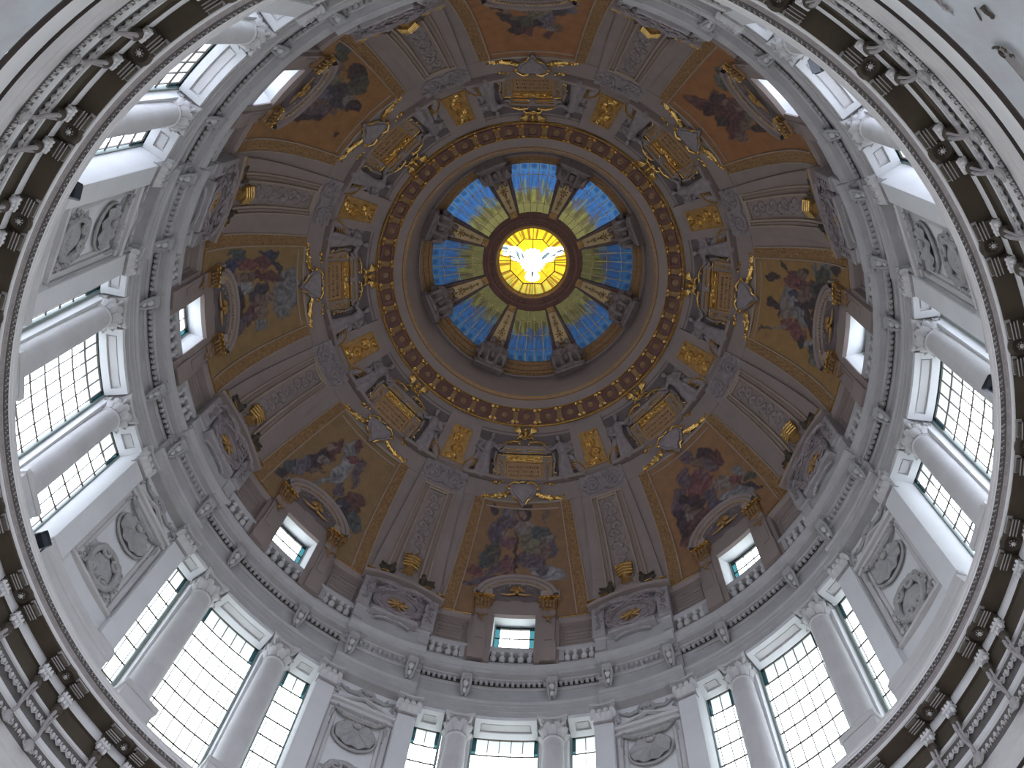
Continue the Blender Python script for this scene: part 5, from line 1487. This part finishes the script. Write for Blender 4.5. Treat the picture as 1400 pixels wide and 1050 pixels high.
def make_column(A, label):
    t = thing('column', label, 'column', SHX, A, 'round columns between the drum windows')
    m = MB(); m.lathey([(0.52, 0.42), (0.525, 1.5), (0.52, 3.0), (0.50, 5.0), (0.47, 6.8), (0.445, 7.72), (0.50, 7.75), (0.50, 7.80)], 28); m.build('shaft', STONE, t, smooth=True)
    m = MB(); m.bbox(-0.68, 0.68, 0.0, 0.14, -0.6, 0.68, 0.03); m.lathey([(0.66, 0.14), (0.68, 0.2), (0.64, 0.27), (0.58, 0.29), (0.57, 0.33), (0.6, 0.37), (0.56, 0.42), (0.52, 0.44)], 24); m.build('base', STONE, t, smooth=True)
    m = MB(); m.bbox(-0.72, 0.72, -1.85, -0.25, -0.6, 0.72, 0.03); m.bbox(-0.8, 0.8, -0.25, 0.0, -0.6, 0.82, 0.08); m.bbox(-0.8, 0.8, -1.9, -1.6, -0.6, 0.8, 0.06); m.build('pedestal', STONE, t)
    a, b, v, ab = cap_mesh(0.45, 1.25)
    T = Matrix.Translation((0, 7.8, 0))
    for q in (a, b, v, ab): q.xf(T)
    c = a.build('capital', MEDAL, t, smooth=True)  # bell darker than its leaves: shade behind them put into the colour
    b.build('acanthus_leaves', STONE, c, smooth=True); v.build('volutes', STONE, c, smooth=True); ab.build('abacus', STONE, c)
    return t
col0 = None
for B in BAYS:
    if B == 90: continue
    for s in (-1, 1):
        l = 'pale round column with leafy capital, %s one in the %s window bay' % (bay_words(B, s), BN[B])
        if col0 is None: col0 = make_column(B + s * 7.4, l)
        else: copy_thing(col0, B + s * 7.4, l)
# ---- flat pilasters flanking the relief niches
SP = frame_wall(15.28, 0, 33.5)
def make_pil(A, label):
    t = thing('pilaster', label, 'pilaster', SP, A, 'flat pilasters beside the relief niches')
    m = MB(); m.bbox(-0.40, 0.40, 0.3, 7.8, -0.1, 0.10, 0.02); m.build('shaft', PLASTER, t)
    m = MB(); m.bbox(-0.48, 0.48, 0.0, 0.14, -0.1, 0.2, 0.03); m.bbox(-0.45, 0.45, 0.14, 0.3, -0.1, 0.16, 0.05); m.build('base', STONE, t)
    a, b, v, ab = cap_mesh(0.4, 1.22, True, 0.8)
    T = Matrix.Translation((0, 7.84, 0.05))
    for q in (a, b, v, ab): q.xf(T)
    c = a.build('capital', MEDAL, t)  # darker bell colour paints the shade between the leaves
    b.build('acanthus_leaves', STONE, c, smooth=True); v.build('volutes', RELIEF, c, smooth=True); ab.build('abacus', STONE, c)
    return t
p0 = None
for P in PIERS:
    for s in (-1, 1):
        A = P + s * 6.85
        if not vis(15.2, 40, A, 40): continue
        nb = min(BAYS, key=lambda b: abs((A - b + 180) % 360 - 180))
        ot = [b for b in BAYS if abs(abs((P - b + 180) % 360 - 180) - 22.5) < 1 and b != nb][0]
        l = 'flat pilaster edging the %s window bay towards the %s bay' % (BN[nb], BN[ot])
        if p0 is None: p0 = make_pil(A, l)
        else: copy_thing(p0, A, l)

# ---- relief niches on the piers
LN = frame_wall(15.5, 0, 35.0)
def make_niche(A, label):
    t = thing('niche_relief', label, 'relief', LN, A, 'relief niches of the drum piers')
    m = MB()
    for s in (-1, 1):
        x0, x1 = sorted((s * 1.15, s * 1.38)); m.bbox(x0, x1, 0.25, 5.4, -0.1, 0.16, 0.04)
        x0, x1 = sorted((s * 0.95, s * 1.12)); m.bbox(x0, x1, 0.25, 5.2, -0.1, 0.08, 0.03)
    m.build('side_frame', STONE, t)
    m = MB(); m.bbox(-1.42, 1.42, 5.5, 5.66, -0.1, 0.24, 0.04); m.bbox(-1.42, 1.42, 5.76, 5.92, -0.1, 0.38, 0.06); m.bbox(-1.3, 1.3, 5.66, 5.76, -0.1, 0.2, 0.02)
    m.build('entablature', STONE, t)
    m = MB(); m.prism([(-1.3, 5.92), (1.3, 5.92), (0, 6.5)], -0.1, 0.06)
    for s in (-1, 1): m.tube([(s * 1.38, 5.97, 0.16), (0, 6.6, 0.16)], 0.085, 4)
    m.build('pediment', STONE, t)
    m = MB(); pts = [(-1.1, 5.42, 0.12), (-0.7, 5.06, 0.2), (0, 4.9, 0.24), (0.7, 5.06, 0.2), (1.1, 5.42, 0.12)]
    m.tube(pts, [0.08, 0.12, 0.15, 0.12, 0.08], 8); leafy(m, pts, 0.18, 44, 7, 0.7)
    for s in (-1, 1): m.tube([(s * 1.15, 5.2, 0.12), (s * 1.2, 4.7, 0.1), (s * 1.12, 4.3, 0.06)], [0.09, 0.08, 0.03], 6)
    m.build('leaf_garland', RELIEF, t)
    sh = MB(); n = 90; P = []
    for i in range(n):                     # fan of flutes spreading down from the hinge at the top
        q = TAU * i / n
        ex, ey = 0.84 * math.cos(q), 0.80 * math.sin(q)
        ang = math.atan2(ex, -(ey - 0.72))
        fl = 0.5 + 0.5 * math.cos(ang * 17)
        P.append([(ex * k, 3.98 + 0.62 * (1 - k) + ey * k, 0.03 + 0.16 * k ** 1.5 + 0.085 * fl * min(1, k * 1.4)) for k in (0.02, 0.2, 0.4, 0.6, 0.8, 0.94, 1.0)])
    sh.grid(P, closeu=True); sh.tube([(0.9 * math.cos(q), 3.98 + 0.86 * math.sin(q), 0.12) for q in np.linspace(0, TAU, 33)], 0.06, 6, False)
    sh.ell((0, 4.66, 0.14), (0.2, 0.12, 0.12), 8, 5)
    sh.build('scallop_shell', RELIEF, t, smooth=True)
    m = MB()
    m.tube([(0.72 * math.cos(q), 1.15 + 0.95 * math.sin(q), 0.14) for q in np.linspace(0, TAU, 29)], 0.13, 7, False)
    m.lathez([(0, 0.22), (0.3, 0.2), (0.55, 0.08)], 16, (0, 1.15, 0), 1, 1.3)
    m.build('cartouche', RELIEF, t, smooth=True)
    m = MB()
    for s in (-1, 1):
        m.tube(spiral(s * 0.35, 1.75, 0.3, 1.5, 0, s, 0.2, 20), 0.07, 6); m.tube(spiral(s * 0.38, 0.5, 0.3, 1.5, 1.5, s, 0.2, 20), 0.07, 6)
        leafy(m, [(s * 0.85, 0.1, 0.06), (s * 0.9, 0.8, 0.08), (s * 0.75, 1.5, 0.08), (s * 0.3, 2.1, 0.08)], 0.24, 34, 41 + s, 0.6)
    m.build('acanthus', RELIEF, t)
    m = MB(); m.tube([(0.33 * math.cos(q), 6.98 + 0.28 * math.sin(q), 0.12) for q in np.linspace(0, TAU, 21)], 0.10, 6, False)
    m.tube(spiral(0, 6.98, 0.17, 1.3, 0, 1, 0.12, 14), 0.05, 5)
    for s in (-1, 1):
        m.tube([(s * 0.4, 6.95, 0.1), (s * 0.8, 6.85, 0.1), (s * 1.15, 7.1, 0.08)], [0.1, 0.08, 0.05], 6); leafy(m, [(s * 0.5, 6.95, 0.05), (s * 1.2, 7.1, 0.05), (s * 1.25, 6.4, 0.05)], 0.17, 16, 5 + s)
    m.build('ring_ornament', RELIEF, t)
    m = MB(); m.bbox(-1.42, 1.42, -0.02, 0.12, -0.1, 0.2, 0.03); m.build('lower_ledge', STONE, t)
    return t
n0 = None
for P in PIERS:
    if not vis(15.4, 39, P, 60): continue
    l = 'scallop shell niche relief between the %s bays' % PN[P]
    if n0 is None: n0 = make_niche(P, l)
    else: copy_thing(n0, P, l)

# ---- spotlights clipped to the gallery edge
def make_lamp(A, z, R, label, yaw, pitch):
    L = frame_wall(R, A, z)
    t = thing('spotlight', label, 'spotlight', L, 0)
    M = Matrix.Rotation(yaw, 4, 'Y') @ Matrix.Rotation(pitch, 4, 'X')
    m = MB()
    m.prism([(-0.17, -0.2), (0.17, -0.2), (0.24, -0.05), (0.24, 0.14), (0.14, 0.24), (-0.14, 0.24), (-0.24, 0.14), (-0.24, -0.05)], -0.22, 0.20)
    m.xf(M); m.build('housing', BLACK, t)
    m = MB(); m.prism([(-0.2, -0.17), (0.2, -0.17), (0.2, 0.2), (-0.2, 0.2)], 0.20, 0.24); m.xf(M); m.build('lens', LENS, t)
    m = MB()
    for i in range(5): m.box(-0.2, 0.2, -0.16 + 0.08 * i, -0.13 + 0.08 * i, -0.27, -0.2)
    m.xf(M); m.build('cooling_fins', BLACK, t)
    m = MB(); m.tube([(-0.27, 0, 0), (-0.27, -0.34, -0.02), (0.27, -0.34, -0.02), (0.27, 0, 0)], 0.03, 5); m.tube([(0, -0.34, -0.02), (0, -0.5, -0.02)], 0.04, 6); m.build('bracket', BLACK, t)
    return t
make_lamp(54.0, 32.12, 14.66, 'black spotlight on the gallery edge at the upper right, before a white soffit', 0.5, 0.5)
make_lamp(147.2, 32.12, 14.66, 'black spotlight on the gallery edge at the upper left, before white wall', 1.2, 0.3)
make_lamp(11.6, 32.12, 14.70, 'dark spotlight on the gallery edge against the bright right window', -0.9, 0.3)
make_lamp(-167.9, 32.16, 14.66, 'dark spotlight on the gallery edge at the lower left, below a white pilaster', 1.5, 0.2)
lg = MB()

# ---- relief fragments on the marble below the ring
t = thing('relief_capital', 'faint carved capital with fluted shaft in the upper right corner', 'relief', frame_wall(16.22, 49.0, 24.95), 0)
m = MB()
for i in range(6): m.tube([(-0.02, -0.05 - 0.075 * i, 0.02 - 0.01 * i), (-0.6, 0.06 - 0.085 * i, 0.02 - 0.01 * i), (-1.5, 0.22 - 0.10 * i, 0.04 - 0.01 * i)], 0.018, 4)
m.build('fluted_shaft', RELIEF, t)
m = MB(); m.tube([(0.0, 0.04, 0.04), (0.03, -0.12, 0.05), (0.0, -0.26, 0.03)], 0.035, 5); m.tube(spiral(-0.18, -0.12, 0.10, 1.3, 0, -1, 0.04, 12), 0.025, 5); leafy(m, [(-0.05, -0.3, -0.02), (-0.3, -0.4, -0.05)], 0.10, 12, 2); m.build('capital', BRONZE, t)
t = thing('bronze_fitting', 'short thick dark fitting at the upper right corner of the marble', 'fitting', frame_wall(16.42, 51.8, 24.2), 0)
m = MB(); m.tube([(0.16, -0.03, 0.03), (0.02, 0.0, 0.04), (-0.14, 0.02, 0.02)], [0.06, 0.05, 0.035], 6); m.build('arm', BRONZE, t, smooth=True)
m = MB(); m.ell((-0.15, 0.02, 0.03), (0.05, 0.06, 0.04), 8, 5); m.build('knob', BRONZE, t, smooth=True)
t = thing('bronze_fitting', 'slim curved dark fitting beside the thick one, upper right corner', 'fitting', frame_wall(16.36, 51.7, 24.62), 0)
m = MB(); m.tube([(0.24, -0.22, 0.02), (0.1, -0.14, 0.04), (-0.08, 0.06, 0.03), (-0.2, 0.2, -0.01)], [0.018, 0.022, 0.024, 0.03], 6); m.build('arm', BRONZE, t, smooth=True)
m = MB(); m.ell((-0.21, 0.22, 0.0), (0.05, 0.04, 0.035), 8, 5); m.build('knob', BRONZE, t, smooth=True)
t = thing('leaf_relief', 'small carved leaf cluster on the marble at the top right edge', 'relief', frame_wall(16.2, 53.8, 25.2), 0)
m = MB(); leafy(m, [(-0.3, 0, 0.0), (0.3, 0, 0.0)], 0.14, 16, 4); m.build('leaves', MEDAL, t)
m = MB(); m.tube([(-0.35, 0.1, 0.0), (0.0, 0.16, 0.02), (0.35, 0.08, 0.0)], 0.03, 5); m.build('stem', MEDAL, t)
